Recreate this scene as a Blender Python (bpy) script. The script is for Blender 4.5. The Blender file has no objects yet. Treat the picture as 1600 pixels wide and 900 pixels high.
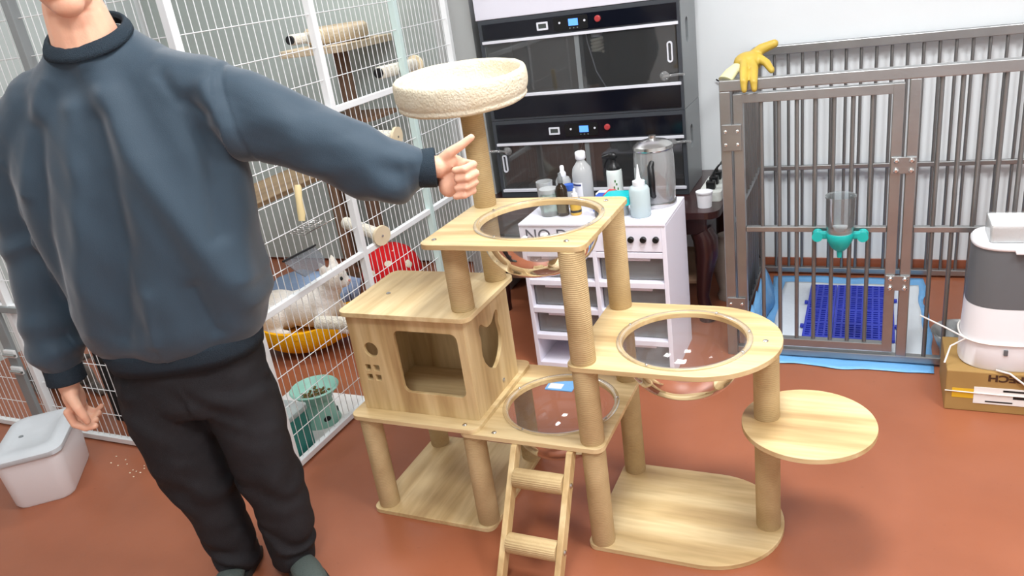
import bpy, bmesh, math, random
from mathutils import Vector, Matrix, noise as mnoise
random.seed(7)
SC = bpy.context.scene
COL = SC.collection
PI = math.pi

# ------------------------------------------------------------------ camera
CAM_H = 1.6
PITCH, YAW, ROLL, FPX = -0.3798929, -0.46397965, -0.1460707, 1209.85
def cam_axes():
    cy, sy = math.cos(YAW), math.sin(YAW); cp, sp = math.cos(PITCH), math.sin(PITCH)
    f = Vector((sy*cp, cy*cp, sp)); rt = Vector((cy, -sy, 0)); up = rt.cross(f)
    c, s = math.cos(ROLL), math.sin(ROLL)
    return c*rt + s*up, -s*rt + c*up, f
CR, CU, CF = cam_axes()
cd = bpy.data.cameras.new('camera'); cam = bpy.data.objects.new('camera', cd); COL.objects.link(cam)
cd.sensor_width = 36.0; cd.lens = FPX/1600*36.0; cd.clip_start = .02; cd.clip_end = 60
cam.matrix_world = Matrix(((CR.x, CU.x, -CF.x, 0), (CR.y, CU.y, -CF.y, 0), (CR.z, CU.z, -CF.z, CAM_H), (0, 0, 0, 1)))
SC.camera = cam

# ------------------------------------------------------------------ world, lights, exposure
w = bpy.data.worlds.new('world'); SC.world = w; w.use_nodes = True
w.node_tree.nodes['Background'].inputs[0].default_value = (.9, .95, 1, 1)
w.node_tree.nodes['Background'].inputs[1].default_value = .3
SC.view_settings.view_transform = 'Standard'; SC.view_settings.look = 'None'
SC.view_settings.gamma = 1; SC.view_settings.use_curve_mapping = False
SC.view_settings.exposure = 0.3
CEIL = 3.1
LAMPS = [(-2.55, .9), (-2.55, 3.0), (-.35, .0), (-.2, 1.85), (1.35, 1.1)]
LAMP_W = [13, 24, 34, 50, 46]
for i, (x, y) in enumerate(LAMPS):
    ld = bpy.data.lights.new('ceiling_panel_light', 'AREA'); ld.shape = 'RECTANGLE'; ld.size = .62; ld.size_y = .62
    ld.energy = LAMP_W[i]; ld.color = (.965, .985, 1)
    lo = bpy.data.objects.new('ceiling_panel_light', ld); COL.objects.link(lo); lo.location = (x, y, CEIL-.045)

# ------------------------------------------------------------------ helpers
def lin(c):
    return tuple(((v/255)/12.92 if v/255 <= .04045 else ((v/255+.055)/1.055)**2.4) for v in c) + (1,)

def mat(name, col, rough=.5, metal=0, spec=.5, bump=None, var=None, trans=0, ior=1.45, emit=None, coat=0, sheen=0, alpha=1):
    """col sRGB 0-255. bump=(scale, strength, detail). var=(scale, col2, contrast)"""
    m = bpy.data.materials.new(name); m.use_nodes = True
    nt = m.node_tree; b = nt.nodes['Principled BSDF']; L = nt.links.new
    b.inputs['Base Color'].default_value = lin(col); b.inputs['Roughness'].default_value = rough
    b.inputs['Metallic'].default_value = metal; b.inputs['Specular IOR Level'].default_value = spec
    b.inputs['IOR'].default_value = ior
    if trans: b.inputs['Transmission Weight'].default_value = trans
    if coat: b.inputs['Coat Weight'].default_value = coat; b.inputs['Coat Roughness'].default_value = .15
    if sheen: b.inputs['Sheen Weight'].default_value = sheen
    if alpha < 1: b.inputs['Alpha'].default_value = alpha
    if emit: b.inputs['Emission Color'].default_value = lin(emit[0]); b.inputs['Emission Strength'].default_value = emit[1]
    tc = nt.nodes.new('ShaderNodeTexCoord')
    if var:
        n = nt.nodes.new('ShaderNodeTexNoise'); n.inputs['Scale'].default_value = var[0]; n.inputs['Detail'].default_value = 4
        L(tc.outputs['Object'], n.inputs['Vector'])
        r = nt.nodes.new('ShaderNodeMapRange'); r.inputs[1].default_value = .5-var[2]; r.inputs[2].default_value = .5+var[2]
        L(n.outputs['Fac'], r.inputs[0])
        x = nt.nodes.new('ShaderNodeMix'); x.data_type = 'RGBA'
        x.inputs[6].default_value = lin(col); x.inputs[7].default_value = lin(var[1])
        L(r.outputs[0], x.inputs[0]); L(x.outputs[2], b.inputs['Base Color'])
    if bump:
        n = nt.nodes.new('ShaderNodeTexNoise'); n.inputs['Scale'].default_value = bump[0]; n.inputs['Detail'].default_value = bump[2]
        L(tc.outputs['Object'], n.inputs['Vector'])
        bp = nt.nodes.new('ShaderNodeBump'); bp.inputs['Strength'].default_value = bump[1]; bp.inputs['Distance'].default_value = .01
        L(n.outputs['Fac'], bp.inputs['Height']); L(bp.outputs[0], b.inputs['Normal'])
    return m

def wood(name, axis, c1=(226, 203, 156), c2=(208, 180, 130), c3=(180, 148, 102), seed=0.0, rough=.42):
    m = bpy.data.materials.new(name); m.use_nodes = True
    nt = m.node_tree; b = nt.nodes['Principled BSDF']; L = nt.links.new; N = nt.nodes.new
    tc = N('ShaderNodeTexCoord'); mp = N('ShaderNodeMapping'); L(tc.outputs['Object'], mp.inputs[0])
    s = [9.0, 9.0, 9.0]; s[axis] = .9
    mp.inputs['Scale'].default_value = s; mp.inputs['Location'].default_value = (seed, seed*1.7, seed*.6)
    n1 = N('ShaderNodeTexNoise'); n1.inputs['Scale'].default_value = 1.3; n1.inputs['Detail'].default_value = 3; n1.inputs['Distortion'].default_value = .5
    L(mp.outputs[0], n1.inputs['Vector'])
    n2 = N('ShaderNodeTexNoise'); n2.inputs['Scale'].default_value = 7; n2.inputs['Detail'].default_value = 5
    L(mp.outputs[0], n2.inputs['Vector'])
    cr = N('ShaderNodeValToRGB'); e = cr.color_ramp.elements
    e[0].position = .30; e[0].color = lin(c3); e[1].position = .62; e[1].color = lin(c1)
    k = e.new(.45); k.color = lin(c2)
    L(n1.outputs['Fac'], cr.inputs[0])
    mx = N('ShaderNodeMix'); mx.data_type = 'RGBA'; mx.blend_type = 'MULTIPLY'; mx.inputs[0].default_value = .5
    r2 = N('ShaderNodeValToRGB'); r2.color_ramp.elements[0].position = .3; r2.color_ramp.elements[0].color = (.72, .66, .58, 1)
    r2.color_ramp.elements[1].position = .6; r2.color_ramp.elements[1].color = (1, 1, 1, 1)
    L(n2.outputs['Fac'], r2.inputs[0]); L(cr.outputs[0], mx.inputs[6]); L(r2.outputs[0], mx.inputs[7])
    L(mx.outputs[2], b.inputs['Base Color']); b.inputs['Roughness'].default_value = rough
    return m

def clear(name, tint=(250, 252, 252), rough=.02, refl=1.0, dirt=0.0):
    """thin clear plastic / pane: transparent with a fresnel reflection"""
    m = bpy.data.materials.new(name); m.use_nodes = True
    nt = m.node_tree; L = nt.links.new; N = nt.nodes.new
    for n in list(nt.nodes): nt.nodes.remove(n)
    o = N('ShaderNodeOutputMaterial'); t = N('ShaderNodeBsdfTransparent'); t.inputs[0].default_value = lin(tint)
    g = N('ShaderNodeBsdfGlossy'); g.inputs['Roughness'].default_value = rough; g.inputs[0].default_value = (1, 1, 1, 1)
    fr = N('ShaderNodeFresnel'); fr.inputs[0].default_value = 1.5
    mu = N('ShaderNodeMath'); mu.operation = 'MULTIPLY'; mu.inputs[1].default_value = refl; L(fr.outputs[0], mu.inputs[0])
    mx = N('ShaderNodeMixShader'); L(mu.outputs[0], mx.inputs[0]); L(t.outputs[0], mx.inputs[1]); L(g.outputs[0], mx.inputs[2])
    if dirt:
        d = N('ShaderNodeBsdfDiffuse'); d.inputs[0].default_value = (.8, .82, .82, 1)
        m2 = N('ShaderNodeMixShader'); m2.inputs[0].default_value = dirt
        L(mx.outputs[0], m2.inputs[1]); L(d.outputs[0], m2.inputs[2]); L(m2.outputs[0], o.inputs[0])
    else: L(mx.outputs[0], o.inputs[0])
    return m

def gloc(o):
    v = Vector((0, 0, 0))
    while o: v = v + o.location; o = o.parent
    return v

def tag(o, label=None, cat=None, group=None, kind=None):
    if label: o['label'] = label
    if cat: o['category'] = cat
    if group: o['group'] = group
    if kind: o['kind'] = kind
    return o

def thing(name, loc, label, cat, group=None):
    o = bpy.data.objects.new(name, None); COL.objects.link(o); o.location = loc; o.empty_display_size = .05
    return tag(o, label, cat, group)

class MB:
    """collects shapes in world coordinates; build() links them as one mesh object"""
    def __init__(s): s.v = []; s.f = []
    def add(s, vs, fs):
        k = len(s.v); s.v += [tuple(p) for p in vs]; s.f += [tuple(i+k for i in f) for f in fs]; return s
    def box(s, a, b):
        x0, y0, z0 = a; x1, y1, z1 = b
        return s.add([(x0,y0,z0),(x1,y0,z0),(x1,y1,z0),(x0,y1,z0),(x0,y0,z1),(x1,y0,z1),(x1,y1,z1),(x0,y1,z1)],
                     [(0,3,2,1),(4,5,6,7),(0,1,5,4),(1,2,6,5),(2,3,7,6),(3,0,4,7)])
    def cyl(s, p0, p1, r, seg=16, r1=None, cap=True):
        return s.tube([p0, p1], [r, r if r1 is None else r1], seg, cap)
    def tube(s, pts, rs, seg=8, cap=True, closed=False, flat=None):
        pts = [Vector(p) for p in pts]; n = len(pts)
        if not hasattr(rs, '__len__'): rs = [rs]*n
        vs = []; up = None
        for i, p in enumerate(pts):
            if closed: t = (pts[(i+1) % n] - pts[i-1]).normalized()
            else: t = (pts[min(i+1, n-1)] - pts[max(i-1, 0)]).normalized()
            if up is None:
                a = Vector((0, 0, 1)) if abs(t.z) < .9 else Vector((0, 1, 0))
                up = (a - t*a.dot(t)).normalized()
            else:
                q = up - t*up.dot(t); up = q.normalized() if q.length > 1e-6 else up
            sd = t.cross(up)
            for k in range(seg):
                a = 2*PI*k/seg + (PI/seg)
                vs.append(p + (up*math.cos(a)*(flat or 1) + sd*math.sin(a))*rs[i])
        fs = []
        for i in range(n if closed else n-1):
            j = (i+1) % n
            for k in range(seg):
                l = (k+1) % seg; fs.append((i*seg+k, j*seg+k, j*seg+l, i*seg+l)[::-1])
        if cap and not closed:
            fs.append(tuple(range(seg))); fs.append(tuple(range((n-1)*seg, n*seg))[::-1])
        return s.add(vs, fs)
    def lathe(s, prof, c=(0, 0, 0), seg=32, sx=1, sy=1):
        vs = []; fs = []; idx = []
        for r, z in prof:
            if r < 1e-6: idx.append([len(vs)]); vs.append((c[0], c[1], c[2]+z))
            else:
                idx.append(list(range(len(vs), len(vs)+seg)))
                for k in range(seg):
                    a = 2*PI*k/seg; vs.append((c[0]+r*math.cos(a)*sx, c[1]+r*math.sin(a)*sy, c[2]+z))
        for A, B in zip(idx, idx[1:]):
            for k in range(seg):
                l = (k+1) % seg
                if len(A) == 1 and len(B) == 1: continue
                if len(A) == 1: fs.append((A[0], B[l], B[k]))
                elif len(B) == 1: fs.append((A[k], A[l], B[0]))
                else: fs.append((A[k], A[l], B[l], B[k]))
        return s.add(vs, fs)
    def rings(s, rings, cap=True, closed_u=True):
        """loft: list of rings, each a list of points"""
        n = len(rings[0]); vs = [p for r in rings for p in r]; fs = []
        for i in range(len(rings)-1):
            for k in range(n if closed_u else n-1):
                l = (k+1) % n; fs.append((i*n+k, i*n+l, (i+1)*n+l, (i+1)*n+k))
        if cap:
            fs.append(tuple(range(n))[::-1]); fs.append(tuple(range((len(rings)-1)*n, len(rings)*n)))
        return s.add(vs, fs)
    def plate(s, outer, holes, t0, t1, plane='xy'):
        """polygon with holes extruded between t0 and t1"""
        bm = bmesh.new(); ed = []
        for loop in [outer]+list(holes):
            vv = [bm.verts.new((p[0], p[1], 0)) for p in loop]
            ed += [bm.edges.new((vv[i], vv[(i+1) % len(vv)])) for i in range(len(vv))]
        bmesh.ops.triangle_fill(bm, use_beauty=True, edges=ed, normal=(0, 0, 1))
        bm.normal_update()
        bm.verts.ensure_lookup_table(); bm.verts.index_update()
        base = [v.co.copy() for v in bm.verts]; tris = [[v.index for v in f.verts] for f in bm.faces]
        tris = [t if (base[t[1]]-base[t[0]]).cross(base[t[2]]-base[t[0]]).z > 0 else t[::-1] for t in tris]
        bm.free(); n = len(base)
        def P(q, t):
            return (q.x, q.y, t) if plane == 'xy' else (q.x, t, q.y) if plane == 'xz' else (t, q.x, q.y)
        flip = plane == 'xz'
        vs = [P(q, t0) for q in base]+[P(q, t1) for q in base]; fs = []
        for t in tris:
            fs.append(tuple(t) if flip else tuple(t[::-1])); u = tuple(i+n for i in t); fs.append(u[::-1] if flip else u)
        k = 0
        for loop in [outer]+list(holes):
            m = len(loop); A = sum(loop[i][0]*loop[(i+1) % m][1]-loop[(i+1) % m][0]*loop[i][1] for i in range(m))
            ccw = (A > 0) == (k == 0)
            for i in range(m):
                a, b = k+i, k+(i+1) % m; q = (a, b, b+n, a+n)
                fs.append(q if ccw != flip else q[::-1])
            k += m
        return s.add(vs, fs)
    def build(s, name, m, parent=None, bevel=0, smooth=None, label=None, cat=None, group=None, kind=None, origin=None, subsurf=0, bseg=2):
        if parent is not None: o0 = gloc(parent); loc = Vector((0, 0, 0))
        elif origin is not None: o0 = Vector(origin); loc = o0
        elif kind == 'structure': o0 = loc = Vector((0, 0, 0))
        else:
            xs = [p[0] for p in s.v]; ys = [p[1] for p in s.v]; zs = [p[2] for p in s.v]
            o0 = loc = Vector(((min(xs)+max(xs))/2, (min(ys)+max(ys))/2, min(zs)))
        me = bpy.data.meshes.new(name)
        me.from_pydata([(p[0]-o0.x, p[1]-o0.y, p[2]-o0.z) for p in s.v], [], s.f); me.update()
        o = bpy.data.objects.new(name, me); COL.objects.link(o); o.location = loc
        if m: me.materials.append(m)
        if parent is not None: o.parent = parent
        if smooth is not None:
            for p in me.polygons: p.use_smooth = True
            if smooth < 180: me.set_sharp_from_angle(angle=math.radians(smooth))
        if bevel:
            b = o.modifiers.new('bevel', 'BEVEL'); b.width = bevel; b.segments = bseg; b.limit_method = 'ANGLE'; b.angle_limit = math.radians(40)
        if subsurf:
            b = o.modifiers.new('sub', 'SUBSURF'); b.levels = subsurf; b.render_levels = subsurf
        return tag(o, label, cat, group, kind)

def rrect(x0, y0, x1, y1, r, n=6):
    if not hasattr(r, '__len__'): r = [r]*4
    out = []
    for (cx, cy, a0), q in zip(((x0, y0, PI), (x1, y0, 1.5*PI), (x1, y1, 0), (x0, y1, .5*PI)), r):
        ox = cx+q if cx == x0 else cx-q; oy = cy+q if cy == y0 else cy-q
        if q < 1e-6: out.append((cx, cy)); continue
        for k in range(n+1):
            a = a0+PI/2*k/n; out.append((ox+q*math.cos(a), oy+q*math.sin(a)))
    return out
def circ(cx, cy, r, n=48): return [(cx+r*math.cos(2*PI*k/n), cy+r*math.sin(2*PI*k/n)) for k in range(n)]

def at_copy(o, parent, off):
    c = o.copy(); COL.objects.link(c); c.parent = parent
    c.location = o.location+Vector(off); return c

def text_mesh(txt, size, name, m, parent, origin, xdir, ydir, extrude=.0006, align='LEFT', sx=1.0, bold=0):
    cu = bpy.data.curves.new(name, 'FONT'); cu.body = txt; cu.size = size; cu.extrude = extrude; cu.align_x = align; cu.offset = bold
    to = bpy.data.objects.new(name+'_tmp', cu); COL.objects.link(to)
    bpy.context.view_layer.update()
    dg = bpy.context.evaluated_depsgraph_get(); me = bpy.data.meshes.new_from_object(to.evaluated_get(dg))
    bpy.data.objects.remove(to)
    X = Vector(xdir).normalized()*sx; Y = Vector(ydir).normalized(); Z = X.normalized().cross(Y); o0 = gloc(parent) if parent else Vector()
    for v in me.vertices: v.co = Vector(origin)-o0+X*v.co.x+Y*v.co.y+Z*v.co.z
    me.materials.clear(); me.materials.append(m)
    o = bpy.data.objects.new(name, me); COL.objects.link(o)
    if parent: o.parent = parent
    return o

# ------------------------------------------------------------------ shared materials
M = {}
M['wood_x'] = wood('light_wood_grain_x', 0)
M['wood_y'] = wood('light_wood_grain_y', 1, seed=2.3)
M['wood_z'] = wood('light_wood_grain_z', 2, seed=5.1)
M['edge'] = mat('plywood_edge', (205, 172, 125), .6, var=(60, (176, 140, 96), .25))
M['chrome'] = mat('steel_polished', (200, 200, 198), .25, 1)
M['white_paint'] = mat('white_powder_coat', (236, 239, 240), .4)
M['grey_paint'] = mat('grey_powder_coat', (140, 146, 147), .45)
M['black'] = mat('black_plastic', (16, 17, 19), .35)
M['white_plastic'] = mat('white_plastic', (238, 236, 242), .4)
M['clear'] = clear('clear_acrylic', rough=.05, dirt=.04)
M['rim'] = clear('clear_acrylic_rim', (246, 243, 234), .2, .35, .05)
M['glass'] = clear('pane_glass', (226, 228, 230), .03, 1.5, .03)

def sisal():
    m = bpy.data.materials.new('wrapped_sisal'); m.use_nodes = True
    nt = m.node_tree; b = nt.nodes['Principled BSDF']; L = nt.links.new; N = nt.nodes.new
    tc = N('ShaderNodeTexCoord'); wv = N('ShaderNodeTexWave'); wv.bands_direction = 'Z'; wv.inputs['Scale'].default_value = 55
    wv.inputs['Distortion'].default_value = 1.2; wv.inputs['Detail'].default_value = 3; wv.inputs['Detail Scale'].default_value = 2
    L(tc.outputs['Object'], wv.inputs['Vector'])
    n = N('ShaderNodeTexNoise'); n.inputs['Scale'].default_value = 160; n.inputs['Detail'].default_value = 4; L(tc.outputs['Object'], n.inputs['Vector'])
    n2 = N('ShaderNodeTexNoise'); n2.inputs['Scale'].default_value = 8; n2.inputs['Detail'].default_value = 3; L(tc.outputs['Object'], n2.inputs['Vector'])
    ad = N('ShaderNodeMath'); ad.operation = 'ADD'; L(wv.outputs['Fac'], ad.inputs[0]); L(n.outputs['Fac'], ad.inputs[1])
    cr = N('ShaderNodeValToRGB'); e = cr.color_ramp.elements
    e[0].position = .3; e[0].color = lin((172, 146, 104)); e[1].position = .85; e[1].color = lin((206, 182, 138))
    sc = N('ShaderNodeMath'); sc.operation = 'MULTIPLY_ADD'; sc.inputs[1].default_value = .16; L(ad.outputs[0], sc.inputs[0]); L(n2.outputs['Fac'], sc.inputs[2])
    s2 = N('ShaderNodeMath'); s2.operation = 'SUBTRACT'; s2.inputs[1].default_value = .06; L(sc.outputs[0], s2.inputs[0])
    L(s2.outputs[0], cr.inputs[0]); L(cr.outputs[0], b.inputs['Base Color'])
    bp = N('ShaderNodeBump'); bp.inputs['Strength'].default_value = .3; bp.inputs['Distance'].default_value = .003
    L(ad.outputs[0], bp.inputs['Height']); L(bp.outputs[0], b.inputs['Normal']); b.inputs['Roughness'].default_value = .95
    b.inputs['Specular IOR Level'].default_value = .15
    return m
M['sisal'] = sisal()

# ------------------------------------------------------------------ the room
WALL_Y = 3.95; X0, X1, Y0 = -4.4, 2.3, -1.6
def floor_mat():
    m = bpy.data.materials.new('red_brown_floor_paint'); m.use_nodes = True
    nt = m.node_tree; b = nt.nodes['Principled BSDF']; L = nt.links.new; N = nt.nodes.new
    tc = N('ShaderNodeTexCoord')
    n = N('ShaderNodeTexNoise'); n.inputs['Scale'].default_value = 2.2; n.inputs['Detail'].default_value = 6; L(tc.outputs['Object'], n.inputs['Vector'])
    cr = N('ShaderNodeValToRGB'); e = cr.color_ramp.elements
    e[0].position = .3; e[0].color = lin((148, 86, 58)); e[1].position = .7; e[1].color = lin((163, 98, 69)); L(n.outputs['Fac'], cr.inputs[0])
    n3 = N('ShaderNodeTexNoise'); n3.inputs['Scale'].default_value = 60; n3.inputs['Detail'].default_value = 6; L(tc.outputs['Object'], n3.inputs['Vector'])
    c3 = N('ShaderNodeValToRGB'); c3.color_ramp.elements[0].position = .66; c3.color_ramp.elements[0].color = (1, 1, 1, 1)
    c3.color_ramp.elements[1].position = .75; c3.color_ramp.elements[1].color = (.78, .78, .78, 1); L(n3.outputs['Fac'], c3.inputs[0])
    mx = N('ShaderNodeMix'); mx.data_type = 'RGBA'; mx.blend_type = 'MULTIPLY'; mx.inputs[0].default_value = .6
    L(cr.outputs[0], mx.inputs[6]); L(c3.outputs[0], mx.inputs[7]); L(mx.outputs[2], b.inputs['Base Color'])
    r = N('ShaderNodeMapRange'); r.inputs[3].default_value = .24; r.inputs[4].default_value = .42; L(n.outputs['Fac'], r.inputs[0]); L(r.outputs[0], b.inputs['Roughness'])
    n4 = N('ShaderNodeTexNoise'); n4.inputs['Scale'].default_value = 14; n4.inputs['Detail'].default_value = 2; L(tc.outputs['Object'], n4.inputs['Vector'])
    bp = N('ShaderNodeBump'); bp.inputs['Strength'].default_value = .06; bp.inputs['Distance'].default_value = .01
    L(n4.outputs['Fac'], bp.inputs['Height']); L(bp.outputs[0], b.inputs['Normal'])
    return m
M['floor'] = floor_mat()
M['wall'] = mat('white_wall_paint', (236, 240, 241), .75, bump=(40, .05, 4), var=(1.5, (228, 233, 235), .3))
M['wall_dim'] = mat('white_wall_dimmed_grey', (190, 198, 196), .6, bump=(30, .05, 4))  # white wall with the weaker light on the left put into its grey
M['pillar'] = mat('grey_pillar_paint', (168, 171, 170), .6)
M['base'] = mat('brown_skirting_paint', (150, 84, 58), .4)
MB().box((X0, Y0, -.1), (X1, WALL_Y, 0)).build('floor', M['floor'], kind='structure')
MB().box((X0-.1, WALL_Y, -.1), (X1+.1, WALL_Y+.1, CEIL)).build('wall_back', M['wall'], kind='structure')
MB().box((X0-.1, Y0-.1, -.1), (X0, WALL_Y, CEIL)).build('wall_left', M['wall_dim'], kind='structure')
MB().box((X1, Y0-.1, -.1), (X1+.1, WALL_Y, CEIL)).build('wall_right', M['wall'], kind='structure')
MB().box((X0, Y0-.1, -.1), (X1, Y0, CEIL)).build('wall_front', M['wall'], kind='structure')
MB().box((X0-.1, Y0-.1, CEIL), (X1+.1, WALL_Y+.1, CEIL+.1)).build('ceiling', M['wall'], kind='structure')
MB().box((X0, WALL_Y-.012, 0), (X1, WALL_Y, .07)).build('baseboard_back', M['base'], kind='structure')
MB().box((-2.0, 3.56, 0), (-1.79, WALL_Y-.001, CEIL)).build('trim_1', M['pillar'], kind='structure')
M['lampframe'] = mat('lamp_housing', (230, 230, 230), .5)
M['lampglow'] = mat('lamp_diffuser', (255, 255, 255), .5, emit=((255, 252, 246), 2.0))
for i, (x, y) in enumerate(LAMPS):
    t = thing('ceiling_light', (x, y, CEIL), ['square white ceiling light over the left cage corner', 'square white ceiling light over the back of the wire cage', 'square white ceiling light above the open floor', 'square white ceiling light above the drawer tower', 'square white ceiling light over the right side of the room'][i], 'ceiling light', 'square ceiling lights')
    MB().plate(rrect(x-.34, y-.34, x+.34, y+.34, .01), [rrect(x-.31, y-.31, x+.31, y+.31, .005)], CEIL-.04, CEIL).build('housing', M['lampframe'], t)
    MB().box((x-.31, y-.31, CEIL-.03), (x+.31, y+.31, CEIL-.02)).build('diffuser', M['lampglow'], t)
# ------------------------------------------------------------------ the wooden cat tree
ZB = .015; YF, YB = 1.690, 2.13; PR = .0345
tree = thing('cat_tree', (-.85, 1.9, 0), 'tall light wooden cat tree with sisal posts, clear bowls and a cream bed on top', 'cat tree')
def board(name, outer, holes, z0, z1, m):
    return MB().plate(outer, holes, z0, z1).build(name, m, tree, bevel=.0022, smooth=35)
LX0, LX1 = -1.486, -1.036
base1 = board('base_board', rrect(LX0, YF, LX1, YB+.01, .03), [], 0, ZB, M['wood_y'])
def dshape(x0, x1, y0, y1, r0=.03):
    R_ = (y1-y0)/2; cy = (y0+y1)/2; cx = x1-R_
    arc = [(cx+R_*math.cos(a), cy+R_*math.sin(a)) for a in [(-PI/2+PI*k/28) for k in range(29)]]
    l = rrect(x0, y0, x1, y1, r0)
    n = len(l)//4
    return l[:n]+arc+l[3*n:]
UX0, UX1 = -.728, -.193
base2 = board('base_board', dshape(UX0, UX1, 1.70, 2.125), [], 0, ZB, M['wood_x'])
# levels (top faces)
Z_BOWL, Z_DECK, Z_D2, Z_ROOF, Z_TOP = .365, .380, .618, .730, .957
D2C, D2R = (-.452, 1.90), .168
D1C, D1R = (-.845, 1.905), .165
TC, TR = (-.852, 1.935), .172
bowl_deck = board('bowl_deck', rrect(-1.10, YF, -.645, YB, .03), [circ(*D1C, D1R)], Z_BOWL-.015, Z_BOWL, M['wood_x'])
house_deck = board('house_deck', rrect(LX0, YF-.002, LX1+.005, YB, .03), [], Z_DECK-.015, Z_DECK, M['wood_x'])
deck2 = board('side_deck', dshape(UX0, UX1, 1.695, 2.125), [circ(*D2C, D2R)], Z_D2-.015, Z_D2, M['wood_x'])
roof = board('house_roof', rrect(-1.468, 1.718, -1.015, 2.062, .03), [], Z_ROOF-.015, Z_ROOF, M['wood_y'])
top_deck = board('top_deck', rrect(-1.124, 1.705, -.643, 2.135, .03), [circ(*TC, TR)], Z_TOP-.015, Z_TOP, M['wood_x'])
DISC = (-.13, 1.905); Z_DISC = .387
disc = board('round_step', circ(*DISC, .172, 64), [], Z_DISC-.015, Z_DISC, M['wood_x'])
# posts
def post(x, y, z0, z1, r=PR):
    h = z1-z0
    mb = MB().lathe([(0, 0), (r*.96, 0), (r, .004), (r, h-.004), (r*.96, h), (0, h)], (x, y, z0), 32)
    o = mb.build('post', M['sisal'], tree, smooth=50); return o
FLx, FRx = -1.442, -1.067; PF, PB = 1.733, 2.094
post(FLx, PF, ZB, Z_DECK-.015); post(FLx, PB, ZB, Z_DECK-.015)
post(FRx, PF, ZB, Z_BOWL-.015); post(FRx, PB, ZB, Z_BOWL-.015)
RX = -.686
for yy in (PF, PB):
    post(RX, yy, ZB, Z_BOWL-.015); post(RX, yy, Z_BOWL, Z_D2-.015); post(RX, yy, Z_D2, Z_TOP-.015)
post(-.237, 1.915, ZB, Z_DISC-.015); post(-.237, 1.915, Z_DISC, Z_D2-.015)
post(-1.062, 1.79, Z_ROOF, Z_TOP-.015); post(-1.062, 2.018, Z_ROOF, Z_TOP-.015)
post(-1.08, 2.06, Z_TOP, 1.266)
# house panels
HX0, HX1, HY0, HY1 = -1.455, -1.046, 1.742, 2.046; T = .012; Hz0, Hz1 = Z_DECK, Z_ROOF-.015
holes = [circ(-1.386, .595, .025, 32), rrect(-1.292, .455, -1.074, .667, .022)]
for wx in (-1.412, -1.380):
    for wz in (.497, .5315): holes.append(rrect(wx-.0105, wz-.0105, wx+.0105, wz+.0105, .002, 2))
MB().plate(rrect(HX0, Hz0, HX1, Hz1, .001, 1), holes, HY0, HY0+T, 'xz').build('house_front_panel', M['wood_z'], tree, bevel=.0015, smooth=35)
# cat-head window in the right panel (y, z)
cc = (1.898, .562); rr = .070
head = []
pts = [(-90, .084), (-75, .079), (-55, .073), (-30, .071), (-5, .071), (15, .072), (30, .075), (38, .082), (44, .096), (50, .107), (56, .108), (62, .098), (67, .080), (73, .068), (82, .063), (90, .062)]
pts = pts+[(180-a, r) for a, r in pts[-2:0:-1]]
for a, r in pts: head.append((cc[0]+r*math.cos(math.radians(a))*.98, cc[1]+r*math.sin(math.radians(a))))
MB().plate(rrect(HY0+T, Hz0, HY1, Hz1, .001, 1), [head], HX1-T, HX1, 'yz').build('house_side_panel', M['wood_z'], tree, bevel=.0015, smooth=35)
MB().plate(rrect(HY0+T, Hz0, HY1, Hz1, .001, 1), [], HX0, HX0+T, 'yz').build('house_side_panel', M['wood_z'], tree, bevel=.0015)
MB().plate(rrect(HX0+T, Hz0, HX1-T, Hz1, .001, 1), [], HY1-T, HY1, 'xz').build('house_back_panel', M['wood_z'], tree, bevel=.0015)
# bolts: small steel cap screws, sub-parts of the boards
def bolt(x, y, z, par, d=(0, 0, 1)):
    d = Vector(d); c = Vector((x, y, z))
    MB().tube([c, c+d*.002, c+d*.004], [.0075, .0075, .0045], 14).build('bolt', M['chrome'], par, smooth=40)
for x, y in ((-1.09, 1.745), (-.70, 1.745), (-.70, 2.09)): bolt(x, y, Z_TOP, top_deck)
bolt(-.237, 1.915, Z_D2, deck2)
for x, y in ((-1.08, 1.712),): bolt(x, y, Z_DECK, house_deck)
bolt(-.985, 1.712, Z_BOWL, bowl_deck)
bolt(-1.12, 1.90, Z_ROOF, roof); bolt(-1.37, 1.87, Z_ROOF, roof); bolt(HX1, 1.935, .412, house_deck, (1, 0, 0))
# clear bowls
def bowl(c, r, ztop, dep):
    R_ = r+.002; n = 30; prof = []
    def curve(k, off): 
        a = PI/2*k/n; return ((R_-off)*math.cos(a)**.62 if k < n else 0, -(dep-off)*math.sin(a))
    outer = [curve(k, 0) for k in range(n+1)]
    prof = [(R_+.012, .0035), (R_+.014, .002), (R_+.012, 0), (R_-.001, -.001)]+[(max(p[0]-.0005, 0), p[1]-.002) for p in outer[1:]]
    o = MB().lathe(prof, (c[0], c[1], ztop), 96).build('clear_bowl', M['clear'], tree, smooth=180, label='clear acrylic bowl hanging in a round hole')
    MB().lathe([(R_-.002, .0), (R_-.001, .0035), (R_+.004, .0052), (R_+.013, .0045), (R_+.0145, .0018), (R_+.013, .0)], (c[0], c[1], ztop), 64).build('rim', M['rim'], o, smooth=60)
    for a in (70, 250, 160, 340, 20):
        a = math.radians(a); x, y = c[0]+(R_+.008)*math.cos(a), c[1]+(R_+.008)*math.sin(a)
        MB().lathe([(.004, 0), (.004, .0015), (.002, .003), (0, .003)], (x, y, ztop+.0045), 10).build('screw', M['chrome'], o, smooth=40)
bowl(TC, TR, Z_TOP, .155); bowl(D2C, D2R, Z_D2, .150); bowl(D1C, D1R, Z_BOWL, .155)
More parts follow.
